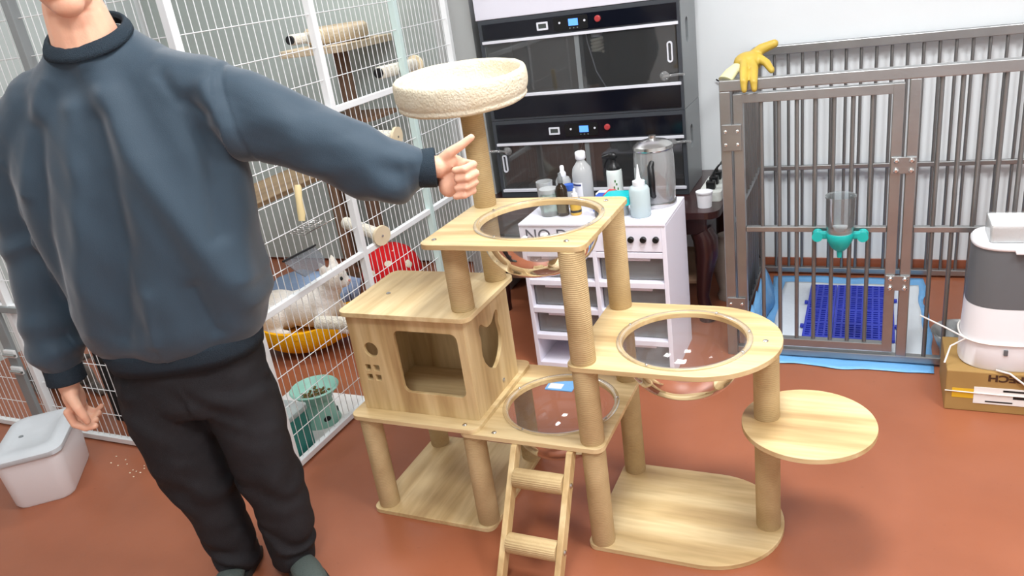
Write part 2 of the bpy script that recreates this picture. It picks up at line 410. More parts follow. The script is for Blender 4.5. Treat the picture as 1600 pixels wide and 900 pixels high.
# ladder
LT = Vector((0, 1.705, .350)); LBt = Vector((0, 1.468, 0.0)); ld_ = (LT-LBt).normalized(); ln = Vector((1, 0, 0)).cross(ld_)
lt_wood = M['wood_z']
for xr in (-.912, -.741):
    w2 = .009; hh = .019
    a, b = LBt, LT
    vs = []
    # foot cut flat on the floor, head cut flat under the deck
    for P_, zz in ((a, 0.0), (b, .349)):
        for sgn in (-1, 1):
            q = P_+ln*hh*sgn; q = q+ld_*((zz-q.z)/ld_.z)
            vs += [(xr-w2, q.y, q.z), (xr+w2, q.y, q.z)]
    MB().add(vs, [(0, 1, 3, 2), (4, 6, 7, 5), (0, 4, 5, 1), (2, 3, 7, 6), (0, 2, 6, 4), (1, 5, 7, 3)]).build('ladder_rail', lt_wood, tree, bevel=.002)
for ry, rz in ((1.645, .267), (1.545, .116)):
    r_ = MB().tube([(-.902, ry, rz), (-.898, ry, rz), (-.755, ry, rz), (-.751, ry, rz)], [.0275, .029, .029, .0275], 24).build('ladder_rung', M['sisal'], tree, smooth=50)
    MB().tube([(-.7315, ry, rz), (-.729, ry, rz), (-.727, ry, rz)], [.008, .008, .005], 14).build('bolt', M['chrome'], r_, smooth=40)
# plush bed
def plush():
    m = mat('cream_plush', (226, 219, 200), .95, spec=.1, bump=(140, .5, 6), var=(10, (216, 204, 176), .3))
    return m
M['plush'] = plush()
BC = (-1.10, 2.06); zb = 1.272; BR = .207
prof = [(0, .0), (.10, -.002), (.185, .0), (.199, .008), (.201, .019), (.197, .026), (.2045, .034), (BR, .06), (.207, .085), (.205, .102), (.199, .112), (.191, .112), (.185, .102), (.181, .075), (.174, .040), (.158, .018), (.08, .012), (0, .012)]
mb = MB().lathe([(r*.955, z) for r, z in prof], (BC[0], BC[1], zb), 128)
def fuzz(p, k, s):
    q = Vector(p); n = mnoise.noise_vector(q*k); n2 = mnoise.noise_vector(q*k*.25+Vector((3, 1, 2)))
    return tuple(q+n*s+n2*s*1.6)
mb.v = [fuzz(p, 90, .0013) if p[2] > zb+.001 else p for p in mb.v]
tm_ = Matrix.Rotation(math.radians(4.5), 3, Vector((.917, .398, 0)))
bp_ = Vector((BC[0], BC[1], zb))
mb.v = [tuple(bp_+tm_ @ Vector((p[0]-bp_.x, p[1]-bp_.y, (p[2]-bp_.z)*.82))) for p in mb.v]
mb.build('plush_bed', M['plush'], tree, smooth=180, subsurf=1, label='round cream plush bed with raised rim')
M['bedcore'] = mat('bed_base_board', (196, 170, 125), .8)
MB().lathe([(0, 0), (.12, 0), (.12, .008), (0, .008)], (BC[0], BC[1], zb-.006), 32).build('bed_base', M['bedcore'], tree)
# ------------------------------------------------------------------ white wire cage (left)
GX, GY = -1.92, 1.82            # right face plane, front face plane
PY = [1.83, 2.505, 3.085, 3.55]; PX = [-1.92, -2.58, -3.24, -3.9]
TZ = [.018, .615, 1.21, 1.81]
cage = thing('wire_cage', (-2.9, 2.7, 0), 'large white wire cage filling the left side of the room', 'cage')
def sq(mb, a, b, w, d=None):
    """axis aligned bar between a and b, w wide"""
    d = d or w; lo = [min(a[i], b[i]) for i in range(3)]; hi = [max(a[i], b[i]) for i in range(3)]
    ax = max(range(3), key=lambda i: hi[i]-lo[i])
    for i in range(3):
        if i != ax: lo[i] -= w/2; hi[i] += w/2
    return mb.box(lo, hi)
M['mint_paint'] = mat('pale_mint_coat', (205, 226, 222), .4)
for i, y in enumerate(PY):
    sq(MB(), (GX, y, 0), (GX, y, 1.83), .03).build('cage_post', M['mint_paint'] if i == 2 else M['white_paint'], cage, bevel=.002)
for i, x in enumerate(PX[1:]):
    sq(MB(), (x, GY, 0), (x, GY, 1.83), .034 if i == 0 else .03).build('cage_post', M['grey_paint'] if i == 0 else M['white_paint'], cage, bevel=.002)
for j, z in enumerate(TZ):
    for y0, y1 in zip(PY, PY[1:]):
        sq(MB(), (GX, y0+.015, z), (GX, y1-.015, z), .024).build('cage_rail', M['white_paint'], cage, bevel=.002)
    for x0, x1 in zip(PX, PX[1:]):
        sq(MB(), (x1+.016, GY, z), (x0-.016, GY, z), .024).build('cage_rail', M['white_paint'], cage, bevel=.002)
def wires(face, a, b, z0, z1):
    mb = MB(); n = max(2, round((b-a)/.0345)); r = .0016
    def P(u, z, o=0): return (GX+o, u, z) if face == 'x' else (u, GY+o, z)
    for k in range(1, n):
        u = a+(b-a)*k/n; mb.tube([P(u, z0), P(u, z1)], r, 5, False)
    m = 5
    for k in range(1, m):
        z = z0+(z1-z0)*k/m; mb.tube([P(a, z, .003), P(b, z, .003)], r*1.15, 5, False)
    return mb
for z0, z1 in zip(TZ, TZ[1:]):
    for a, b in zip(PY, PY[1:]): wires('x', a+.015, b-.015, z0, z1).build('wire_panel', M['white_paint'], cage, smooth=180, kind='stuff')
    for a, b in zip(PX, PX[1:]): wires('y', b+.015, a-.015, z0, z1).build('wire_panel', M['white_paint'], cage, smooth=180, kind='stuff')
MB().box((-4.3, 3.915, .02), (-2.02, 3.93, 1.9)).build('back_panel', mat('grey_green_dimming', (176, 186, 182), .6), cage)  # added board, its grey-green stands in for dim light on the wall behind
# grey door post with two latches in the front face, lowest tier
MB().box((-3.345, GY-.03, .03), (-3.285, GY-.012, .60)).build('door_post', M['grey_paint'], cage, bevel=.003)
MB().box((-3.9, GY-.026, .598), (-3.05, GY-.012, .625)).build('door_rail', M['grey_paint'], cage, bevel=.003)
for z in (.41, .33):
    la = MB().box((-3.335, GY-.042, z-.018), (-3.265, GY-.029, z+.018)).build('latch', M['white_paint'], cage, bevel=.004)
    MB().cyl((-3.325, GY-.05, z), (-3.25, GY-.05, z), .006, 10).build('latch_bolt', M['chrome'], la, smooth=40)

# ---- remeshed organic bodies
def remesh(mb, voxel, smooth_it=6, fac=.5):
    me = bpy.data.meshes.new('tmp'); me.from_pydata(mb.v, [], mb.f); me.update()
    o = bpy.data.objects.new('tmp', me); COL.objects.link(o)
    r = o.modifiers.new('r', 'REMESH'); r.mode = 'VOXEL'; r.voxel_size = voxel; r.use_smooth_shade = True
    if smooth_it:
        s = o.modifiers.new('s', 'SMOOTH'); s.iterations = smooth_it; s.factor = fac
    bpy.context.view_layer.update()
    out = bpy.data.meshes.new_from_object(o.evaluated_get(bpy.context.evaluated_depsgraph_get()))
    bpy.data.objects.remove(o); bpy.data.meshes.remove(me)
    for p in out.polygons: p.use_smooth = True
    return out
def put(name, me, m, parent=None, loc=(0, 0, 0), rotz=0, label=None, cat=None, group=None):
    me.name = name; me.materials.clear(); me.materials.append(m)
    o = bpy.data.objects.new(name, me); COL.objects.link(o); o.parent = parent; o.location = loc; o.rotation_euler = (0, 0, rotz)
    return tag(o, label, cat, group)
def ell(mb, c, r, ax=None, seg=20, rng=12):
    """ellipsoid; ax optional Matrix (3x3)"""
    rings = []; c = Vector(c)
    vs = []; fs = []
    for i in range(rng+1):
        t = PI*i/rng
        for k in range(seg):
            a = 2*PI*k/seg
            q = Vector((r[0]*math.sin(t)*math.cos(a), r[1]*math.sin(t)*math.sin(a), -r[2]*math.cos(t)))
            if ax: q = ax @ q
            vs.append(c+q)
    for i in range(rng):
        for k in range(seg):
            l = (k+1) % seg; fs.append((i*seg+k, i*seg+l, (i+1)*seg+l, (i+1)*seg+k))
    return mb.add(vs, fs)
def chain(mb, pts, rs, seg=14):
    """rounded limb"""
    mb.tube(pts, rs, seg)
    for p, r in zip(pts, rs): ell(mb, p, (r, r, r), None, 12, 8)
    return mb

def cat_body(lying=True):
    mb = MB()
    # local frame: +x is the head end, z up, body 0.42 long
    ell(mb, (-.10, 0, .075), (.115, .085, .078)); ell(mb, (.03, 0, .085), (.12, .072, .075)); ell(mb, (.11, 0, .10), (.062, .062, .075))
    chain(mb, [(.12, 0, .13), (.155, 0, .175)], [.046, .042])
    ell(mb, (.175, 0, .205), (.052, .050, .046)); ell(mb, (.212, 0, .192), (.026, .028, .020))
    for s in (-1, 1):
        mb.tube([(.165, s*.030, .232), (.160, s*.037, .262), (.156, s*.040, .284)], [.023, .014, .003], 10)
        chain(mb, [(.12, s*.045, .08), (.15, s*.048, .03), (.225, s*.042, .018), (.25, s*.042, .016)], [.032, .024, .018, .018])
        ell(mb, (-.12, s*.075, .065), (.085, .035, .060)); chain(mb, [(-.10, s*.095, .02), (-.02, s*.098, .018)], [.020, .019])
    chain(mb, [(-.20, 0, .06), (-.26, .05, .03), (-.27, .13, .022), (-.22, .19, .020)], [.026, .020, .018, .014])
    return mb
def fur(name, c, c2, scale, c3=None):
    m = mat(name, c, .95, spec=.1, bump=(170, .5, 5), var=(scale, c2, .18), sheen=.3); return m
M['cat_white'] = fur('white_fur', (242, 238, 232), (222, 212, 196), 9)
M['cat_grey'] = fur('grey_tabby_fur', (120, 110, 100), (66, 58, 52), 16)
M['cat_patch'] = fur('white_and_grey_fur', (222, 220, 216), (96, 92, 90), 9)
M['eye'] = mat('cat_eye', (40, 46, 40), .1); M['pink'] = mat('pink_skin', (214, 150, 140), .6)
cat_me = remesh(cat_body(), .006, 5)
def cat(loc, rz, m, label, sc=1.0):
    t = put('cat', cat_me.copy(), m, None, loc, rz, label, 'cat'); t.scale = (sc, sc, sc)
    for s in (-1, 1):
        e = MB(); ell(e, (.219, s*.021, .212), (.006, .007, .008), None, 12, 8)
        eo = e.build('eye', M['eye'], None, smooth=180, origin=(0, 0, 0)); eo.parent = t
        f = MB().tube([(.168, s*.030, .238), (.164, s*.036, .258), (.160, s*.039, .274)], [.0145, .009, .002], 8)
        fo = f.build('inner_ear', M['pink'], None, smooth=180, origin=(0, 0, 0)); fo.parent = t
    n = MB(); ell(n, (.237, 0, .197), (.005, .006, .004), None, 10, 6); no = n.build('nose', M['pink'], None, smooth=180, origin=(0, 0, 0)); no.parent = t
    return t
# banana bed
M['banana'] = mat('yellow_plush', (252, 190, 28), .9, spec=.15, bump=(120, .4, 4), var=(6, (240, 168, 14), .25))
M['banana_in'] = mat('orange_plush_lining', (226, 146, 16), .95, spec=.1, bump=(120, .4, 4))
def banana():
    c = Vector((-2.55, 2.75, 0)); u = Vector((.91, .40, 0)).normalized(); v = Vector((-u.y, u.x, 0))
    t = thing('banana_bed', (c.x, c.y, 0), 'yellow banana shaped plush bed under the white cat', 'pet bed')
    n = 22; Ls = .36; out = []; inn = []
    for i in range(n+1):
        s = -1+2*i/n; x = s*Ls; wd = .17*(1-abs(s)**2.3)+.012; lift = .30*s*s; hh = .15*(1-.35*s*s)
        ro = []; ri = []
        for k in range(13):
            a = PI*k/12; ca, sa = math.cos(a), math.sin(a)
            y = wd*ca*(1.0+.12*sa); z = lift*.55+hh*(1-sa**.75)+.0
            ro.append(c+u*x+v*y+Vector((0, 0, z*(.9 if k < 6 else 1.12))))
            w2 = wd-.022 if wd > .04 else wd*.4
            ri.append(c+u*x*.97+v*(w2*ca)+Vector((0, 0, lift*.55+.03+(hh-.035)*(1-sa**.75))))
        out.append(ro+ri[::-1])
    MB().rings(out, True).build('peel', M['banana'], t, smooth=70, subsurf=1)
    pad = MB(); ell(pad, c+Vector((0, 0, .075)), (.27, .12, .035), Matrix(((u.x, v.x, 0), (u.y, v.y, 0), (0, 0, 1)))); pad.build('cushion', M['banana_in'], t, smooth=180)
    lip = []
    for i in range(n+1):
        s = -1+2*i/n; wd = .17*(1-abs(s)**2.3)+.012
        lip.append(c+u*(s*Ls*.98)-v*(wd*.86)+Vector((0, 0, .30*s*s*.55+.115*(1-.35*s*s)+.015)))
    MB().tube(lip, [.008+.018*(1-abs(-1+2*i/n)) for i in range(n+1)], 12).build('rolled_edge', M['banana'], t, smooth=180)
banana()
cat((-2.57, 2.77, .10), math.radians(5), M['cat_white'], 'white cat lying on the yellow banana bed behind the wires', 1.32)
cat((-3.62, 2.16, 0), math.radians(-15), M['cat_grey'], 'grey brown tabby cat lying behind the grey cage door post', 1.1)
cat((-3.45, 2.52, 0), math.radians(190), M['cat_patch'], 'white cat with grey patches resting behind the cage front', 1.2)
# mushroom house
M['red_felt'] = mat('red_felt', (206, 30, 34), .85, spec=.2, bump=(80, .2, 4)); M['cream_felt'] = mat('cream_felt', (232, 220, 196), .9)
mc = (-2.47, 3.45, 0)
t = thing('mushroom_house', mc, 'red mushroom pet house with white dots inside the cage', 'pet house')
MB().lathe([(0, 0), (.125, 0), (.13, .02), (.12, .12), (.12, .13), (0, .13)], mc, 32).build('stem', M['cream_felt'], t, smooth=50)
cap = MB().lathe([(0, .10), (.15, .10), (.172, .12), (.172, .15), (.155, .21), (.12, .26), (.07, .29), (0, .30)], mc, 40).build('cap', M['red_felt'], t, smooth=180)
for a, h in ((-60, .5), (-15, .35), (-100, .25), (-35, .85), (30, .6), (-140, .6), (80, .5), (170, .4)):
    a = math.radians(a); el = math.radians(h*75); d = Vector((math.cos(a)*math.cos(el), math.sin(a)*math.cos(el), math.sin(el)))
    p = Vector(mc)+Vector((0, 0, .13))+Vector((d.x*.168, d.y*.168, d.z*.165))
    q = d.to_track_quat('Z', 'Y').to_matrix(); e = MB(); ell(e, p, (.026, .026, .008), q, 16, 8); e.build('dot', M['cream_felt'], cap, smooth=180)
# brown cat tree inside the cage
M['brown_wood'] = mat('brown_board', (134, 108, 88), .7, var=(10, (128, 92, 66), .25)); M['brown_post'] = mat('brown_sisal_post', (118, 92, 74), .9, bump=(120, .5, 4))
M['beige_plush'] = mat('beige_plush', (206, 190, 164), .95, bump=(90, .7, 5), spec=.1, var=(12, (184, 166, 140), .25))
t = thing('brown_cat_tree', (-2.65, 3.64, 0), 'old brown cat tree with a beige plush top behind the cage wires', 'cat tree')
MB().plate(rrect(-2.90, 3.58, -2.56, 3.90, .03), [], 0, .02).build('base_board', M['brown_wood'], t)
MB().cyl((-2.65, 3.645, .02), (-2.65, 3.645, 1.36), .045, 20).build('post', M['brown_post'], t, smooth=50)
MB().plate(rrect(-2.86, 3.36, -2.44, 3.90, .06), [], 1.36, 1.395).build('top_platform', M['beige_plush'], t, bevel=.012, bseg=3)
MB().plate(rrect(-2.86, 3.50, -2.44, 3.80, .05), [], .98, 1.0).build('middle_platform', M['brown_wood'], t, bevel=.005)
pm_ = MB().lathe([(0, .0), (.14, .0), (.17, .02), (.175, .07), (.155, .09), (.14, .05), (0, .03)], (-2.65, 3.645, 1.395), 32); pm_.build('plush_nest', M['beige_plush'], t, smooth=180)
# wooden shelf across the cage
t = thing('cage_shelf', (-2.75, 3.1, .72), 'long brown wooden shelf crossing the inside of the cage', 'shelf')
MB().box((-3.05, 2.75, .725), (-2.70, 3.9, .75)).build('board', wood('tan_shelf_wood', 1, (160, 134, 100), (142, 116, 86), (120, 96, 70)), t, bevel=.003)
for p in ((-3.02, 2.8), (-3.02, 3.85), (-2.73, 3.42)): MB().box((p[0]-.02, p[1]-.02, 0), (p[0]+.02, p[1]+.02, .725)).build('leg', M['brown_wood'], t, bevel=.002)
M['greycloth'] = mat('grey_blue_fleece', (150, 172, 204), .95, bump=(60, .5, 4))
def blanket():
    n = 16; pts = []
    for i in range(n+1):
        r = []
        for k in range(n+1):
            x = -3.05+.5*i/n; y = 2.99+.27*k/n
            r.append((x, y, .16+.10*math.exp(-((i-8)**2+(k-8)**2)/60)+.02*mnoise.noise(Vector((x*9, y*9, 0)))))
        pts.append(r)
    top = [p for r in pts for p in r]; m = n+1
    f = [(i*m+k, (i+1)*m+k, (i+1)*m+k+1, i*m+k+1) for i in range(n) for k in range(n)]
    mb = MB().add(top, f)
    o = mb.build('fleece_blanket', M['greycloth'], None, smooth=180, label='crumpled light blue fleece blanket behind the white cat', cat='blanket')
    s = o.modifiers.new('s', 'SOLIDIFY'); s.thickness = .15; s.offset = -1
blanket()
# green tub behind the cat
M['greygreen'] = mat('grey_green_plastic', (140, 168, 158), .5)
t = thing('green_tub', (-2.18, 3.06, 0), 'grey green plastic tub beside the white cat in the cage', 'tub')
MB().lathe([(0, 0), (.10, 0), (.13, .20), (.138, .20), (.138, .21), (.124, .21), (.096, .012), (0, .012)], (-2.18, 3.06, 0), 32).build('tub_wall', M['greygreen'], t, smooth=40)
MB().tube([(-2.18+.135*math.cos(a), 3.06+.135*math.sin(a), .205) for a in [2*PI*k/32 for k in range(32)]], .008, 8, closed=True).build('rim', M['greygreen'], t, smooth=180)
# sisal perches with wooden end discs
M['white_sisal'] = mat('white_sisal', (226, 220, 204), .95, bump=(140, .8, 4)); M['disc_wood'] = mat('pale_disc_wood', (226, 210, 178), .6)
def perch(pd, pe, label, cap=None, rd=.042, rr=.027):
    pd = Vector(pd); pe = Vector(pe); d = (pe-pd).normalized()
    t = thing('sisal_perch', pd, label, 'perch', 'sisal perches fixed to the cage wires')
    MB().tube([pd+d*.006, pd+d*.01, pe-d*.006, pe], [rr*.9, rr, rr, rr*.85], 20).build('sisal_roll', M['white_sisal'], t, smooth=50)
    dd = MB().tube([pd-d*.006, pd+d*.006], [rd, rd], 32).build('end_disc', M['disc_wood'], t, bevel=.002, smooth=40)
    MB().tube([pd-d*.009, pd-d*.006], [.005, .005], 10).build('screw', M['chrome'], dd)
    if cap: MB().tube([pe, pe+d*.012], [rr*.8, rr*.8], 20).build('black_cap', M['black'], t, smooth=40)
perch((-1.888, 2.615, .655), (-2.13, 2.70, .685), 'sisal perch with a big round wooden disc beside the mushroom house')
perch((-1.965, 3.26, 1.278), (-1.965, 2.95, 1.287), 'sisal perch with black cap at the height of the cream bed', True, .04)
perch((-1.975, 2.60, 1.485), (-1.975, 2.43, 1.490), 'topmost sisal perch near the upper cage post', True, .024, .020)
perch((-1.895, 2.885, 1.018), (-2.03, 2.88, 1.03), 'sisal perch with disc showing just above the pointing sleeve', None, .042)
perch((-1.895, 2.36, .36), (-2.03, 2.24, .415), 'low sisal perch beside the yellow bed by the wooden house', None, .04)
# litter scoop hanging on the wires
M['pale_wood'] = mat('pale_turned_wood', (232, 212, 160), .5)
t = thing('litter_scoop', (-1.90, 2.16, .85), 'wire litter scoop with a pale wooden handle hanging on the cage', 'scoop')
MB().tube([(-1.895, 2.182, 1.005), (-1.895, 2.18, .995), (-1.895, 2.17, .95), (-1.895, 2.165, .90), (-1.895, 2.158, .875)], [.010, .0135, .012, .0145, .012], 16).build('handle', M['pale_wood'], t, smooth=60)
g = MB()
for k in range(8): g.tube([(-1.895+.0, 2.08+.02*k, .855), (-1.83, 2.08+.02*k, .848), (-1.80, 2.08+.02*k, .862)], .0014, 5)
for q in ((-1.895, .855), (-1.862, .852), (-1.83, .848), (-1.80, .862)): g.tube([(q[0], 2.07, q[1]), (q[0], 2.235, q[1])], .0016, 5)
g.build('wire_basket', M['chrome'], t, smooth=180, kind='stuff')
M['smoke'] = mat('smoky_plastic', (120, 124, 130), .3, alpha=.5)
t = thing('dustpan', (-1.89, 2.13, .75), 'translucent grey dustpan hooked on the cage under the scoop', 'dustpan')
MB().rings([[(-1.90, 2.02, .765), (-1.90, 2.20, .76), (-1.905, 2.20, .763), (-1.905, 2.02, .768)], [(-1.86, 2.03, .725), (-1.86, 2.19, .72), (-1.865, 2.19, .717), (-1.865, 2.03, .722)], [(-1.845, 2.05, .70), (-1.845, 2.17, .70), (-1.849, 2.17, .697), (-1.849, 2.05, .697)]]).build('pan', M['smoke'], t, smooth=40)
MB().tube([(-1.90, 2.015, .77), (-1.90, 2.205, .763)], .004, 8).build('edge_strip', M['black'], t)
# feeding corner: teal bin, mint raised feeder on a white mat
M['teal'] = mat('teal_plastic', (44, 128, 120), .4); M['mint'] = mat('mint_plastic', (160, 214, 198), .4); M['kibble'] = mat('kibble', (122, 84, 48), .8, var=(60, (86, 96, 44), .2))
MB().plate(rrect(-2.36, 1.90, -1.945, 2.36, .02), [], 0, .006).build('feeding_mat', mat('white_mat', (228, 226, 224), .6), None, label='white mat under the mint pet feeder', cat='mat')
t = thing('teal_bin', (-2.03, 1.955, .006), 'small teal plastic food bin in the cage corner', 'bin')
MB().plate(rrect(-2.11, 1.875, -1.955, 2.005, .02), [rrect(-2.104, 1.881, -1.961, 1.999, .016)], .012, .17).build('bin_wall', M['teal'], t, smooth=40)
MB().plate(rrect(-2.11, 1.875, -1.955, 2.005, .02), [], .006, .014).build('bin_bottom', M['teal'], t)
MB().plate(rrect(-2.113, 1.872, -1.952, 2.008, .022), [], .165, .185).build('lid', clear('frosted_lid', (200, 225, 220), .2, 1, .4), t, bevel=.004)
fc = (-2.038, 2.15, .006)
t = thing('raised_feeder', fc, 'mint green raised pet feeder with kibble bowl behind the cage wires', 'pet feeder')
MB().lathe([(0, 0), (.078, 0), (.08, .004), (.062, .075), (.060, .105), (.055, .105), (.058, .07), (.072, .008), (0, .008)], fc, 36).build('stand', M['mint'], t, smooth=45)
bo = MB().lathe([(0, .10), (.058, .10), (.085, .14), (.096, .155), (.098, .150), (.101, .156), (.096, .162), (.080, .142), (.055, .112), (0, .110)], fc, 40).build('bowl', M['mint'], t, smooth=60)
k_ = MB()
for i in range(60):
    a = random.random()*2*PI; r = .06*math.sqrt(random.random()); ell(k_, (fc[0]+r*math.cos(a), fc[1]+r*math.sin(a), fc[2]+.118+.012*random.random()), (.007, .007, .005), None, 7, 4)
k_.build('kibble', M['kibble'], bo, smooth=180, kind='stuff')
for a in (-30, 40, -100):
    a = math.radians(a); d = Vector((math.cos(a), math.sin(a), 0)); p = Vector(fc)+d*.072+Vector((0, 0, .035))
    e = MB(); ell(e, p, (.003, .016, .013), Matrix.Rotation(a, 3, 'Z'), 14, 8); e.build('dark_decal', M['black'], t, smooth=180)
# black pet carrier behind the hand
M['carrier'] = mat('black_fabric', (18, 18, 20), .8, bump=(200, .3, 3))
t = thing('pet_carrier', (-3.0, 2.15, 0), 'black fabric pet carrier behind the cage front', 'pet carrier')
MB().plate(rrect(-3.08, 1.96, -2.68, 2.4, .05), [], 0, .40).build('body', M['carrier'], t, bevel=.03, bseg=3)
MB().tube([(-3.0, 2.18, .40), (-2.97, 2.18, .45), (-2.79, 2.18, .45), (-2.76, 2.18, .40)], .012, 10).build('handle', M['carrier'], t, smooth=180)
t = thing('feather_toy', (-3.05, 1.90, .25), 'pink and cream feather toy hanging beside the hand', 'cat toy')
MB().tube([(-3.02, 1.85, .40), (-3.03, 1.86, .34), (-3.05, 1.86, .26)], [.012, .03, .006], 8, flat=.35).build('cream_tail', M['cream_felt'], t, smooth=180)
MB().tube([(-3.03, 1.85, .44), (-3.02, 1.85, .41), (-3.03, 1.85, .37)], [.014, .026, .012], 8, flat=.4).build('pink_tuft', mat('pink_felt', (222, 160, 186), .9), t, smooth=180)
# ------------------------------------------------------------------ stainless pen (right)
def brushed():
    m = mat('brushed_stainless', (176, 178, 178), .33, .9, bump=(90, .04, 3), var=(5, (150, 152, 152), .3)); return m
M['steel'] = brushed()
M['steel_bar'] = mat('stainless_bar', (132, 132, 131), .42, .75)
SX0, SX1, SY0, SY1, SZ = -.522, 1.32, 3.0, 3.90, 1.137
pen = thing('steel_pen', ((SX0+SX1)/2, (SY0+SY1)/2, 0), 'stainless steel barred pen standing against the white wall', 'cage')
def bar(mb, a, b): return mb.box(a, b)
W = .04
for y, nm in ((SY0, 'front'), (SY1, 'back')):
    MB().box((SX0, y-.02, SZ-W), (SX1, y+.02, SZ)).build('top_rail', M['steel'], pen, bevel=.003)
    MB().box((SX0+W, y-.015, .012), (SX1, y+.015, .04)).build('bottom_rail', M['steel'], pen, bevel=.003)
    for x in (SX0, SX1-W): MB().box((x, y-.02, 0), (x+W, y+.02, SZ-W)).build('corner_post', M['steel'], pen, bevel=.003)
for x in (SX0, SX1-W):
    MB().box((x, SY0+.02, SZ-W), (x+W, SY1-.02, SZ)).build('side_rail', M['steel'], pen, bevel=.003)
    MB().box((x+.008, SY0+.02, .012), (x+W-.008, SY1-.02, .04)).build('side_rail', M['steel'], pen, bevel=.003)
    MB().box((x+.012, SY0+.02, .545), (x+.028, SY1-.02, .565)).build('side_rail', M['steel'], pen, bevel=.003)
# door post in the front, door leaf
DX0, DX1 = SX0+.048, .098
MB().box((.112, SY0-.018, .04), (.148, SY0+.018, SZ-W)).build('door_post', M['steel'], pen, bevel=.003)
door = MB().box((DX0, SY0-.017, .055), (DX0+.036, SY0+.017, 1.085)).box((DX1-.036, SY0-.017, .055), (DX1, SY0+.017, 1.085)).box((DX0, SY0-.0165, 1.05), (DX1, SY0+.0165, 1.0845)).box((DX0, SY0-.0165, .0555), (DX1, SY0+.0165, .088)).build('door_frame', M['steel'], pen, bevel=.002)
MB().box((DX0+.036, SY0-.011, .545), (DX1-.036, SY0+.011, .567)).build('door_rail', M['steel'], door, bevel=.003)
MB().box((.148, SY0-.011, .545), (SX1-W, SY0+.011, .567)).build('middle_rail', M['steel'], pen, bevel=.003)
MB().box((SX0+W, SY1-.011, .545), (SX1-W, SY1+.011, .567)).build('middle_rail', M['steel'], pen, bevel=.003)
barm = None
def bars(xs, y, z0, z1, par, r=.0078):
    proto = None
    for x in xs:
        if proto is None:
            proto = MB().cyl((x, y, z0), (x, y, z1), r, 10).build('bar', M['steel_bar'], par, smooth=50); x_ = x
        else: at_copy(proto, par, (x-x_, 0, 0))
n = 7; bars([DX0+.036+(DX1-DX0-.072)*(k+1)/(n+1) for k in range(n)], SY0, .088, 1.05, door)
bars([.148+.0615*(k+1) for k in range(18)], SY0, .04, SZ-W, pen)
bars([SX0+W+.0618*(k+1)-.005 for k in range(28)], SY1, .04, SZ-W, pen, .007)
proto = None
for k in range(12):
    y = SY0+.06+.066*k
    if y > SY1-.05: break
    if proto is None: proto = MB().cyl((SX0+.02, y, .04), (SX0+.02, y, SZ-W), .007, 10).build('bar', M['steel_bar'], pen, smooth=50); y_ = y
    else: at_copy(proto, pen, (0, y-y_, 0))
# hinge plates on the left posts, latches on the right stile
M['bolt_bright'] = mat('bright_bolt', (225, 225, 222), .18, 1)
for z in (.93, .22):
    h = MB().box((SX0+.006, SY0-.028, z-.055), (DX0+.030, SY0-.0195, z+.045)).build('hinge_plate', M['steel'], pen, bevel=.002)
    for xx in (SX0+.02, DX0+.016):
        for zz in (z-.03, z+.02): MB().tube([(xx, SY0-.028, zz), (xx, SY0-.032, zz), (xx, SY0-.034, zz)], [.006, .006, .003], 10).build('rivet', M['bolt_bright'], h, smooth=50)
for z in (.80, .35):
    h = MB().box((DX1-.034, SY0-.027, z-.03), (.146, SY0-.0185, z+.03)).build('latch_plate', M['steel'], pen, bevel=.002)
    for xx in (DX1-.016, .130):
        for zz in (z-.018, z+.018): MB().tube([(xx, SY0-.027, zz), (xx, SY0-.034, zz), (xx, SY0-.038, zz)], [.008, .009, .005], 12).build('bolt', M['bolt_bright'], h, smooth=50)
# pad on the pen floor
M['pad_white'] = mat('absorbent_pad', (226, 234, 240), .8, bump=(40, .3, 4)); M['pad_blue'] = mat('blue_pad_film', (118, 182, 236), .35, bump=(25, .5, 3))
def sheet(x0, x1, y0, y1, z, amp, nx, ny, seed, wav=.0, thick=.0015):
    vs = []; fs = []
    for i in range(nx+1):
        for k in range(ny+1):
            u, v = i/nx, k/ny; x = x0+(x1-x0)*u; y = y0+(y1-y0)*v
            e = min(u, 1-u, v, 1-v)
            x += wav*mnoise.noise(Vector((seed, y*6, 0)))*(1 if e < .01 else .5); y += wav*mnoise.noise(Vector((x*6, seed, 3)))*(1 if e < .01 else .5)
            vs.append((x, y, z+amp*(.5+.5*mnoise.noise(Vector((x*11+seed, y*11, seed))))))
    m = ny+1
    for i in range(nx):
        for k in range(ny): fs.append((i*m+k, (i+1)*m+k, (i+1)*m+k+1, i*m+k+1))
    return MB().add(vs, fs)
t = thing('puppy_pad', (-.05, 3.4, 0), 'white absorbent pad with pale blue edge on the pen floor', 'pad')
o = sheet(-.43, .248, 2.925, 3.86, .0015, .006, 30, 36, 1.0, .02).build('blue_film', M['pad_blue'], t, smooth=180)
o.modifiers.new('s', 'SOLIDIFY').thickness = .001
o = sheet(-.37, .22, 3.03, 3.76, .0092, .005, 30, 36, 1.0, .008).build('white_core', M['pad_white'], t, smooth=180)
o.modifiers.new('s', 'SOLIDIFY').thickness = .001
# film draped over the left side rail of the pen
M['pad_blue2'] = M['pad_blue']
o = MB().rings([[(-.40+.01*math.sin(k), 3.10+.05*k, .012), (-.43, 3.10+.05*k, .09+.02*math.sin(k*1.7)), (-.445, 3.10+.05*k, .14+.02*math.sin(k*2.1)), (-.455, 3.11+.05*k, .10), (-.46, 3.10+.05*k, .045)] for k in range(12)], False, False).build('raised_edge', M['pad_blue'], t, smooth=180)
o.modifiers.new('s', 'SOLIDIFY').thickness = .002
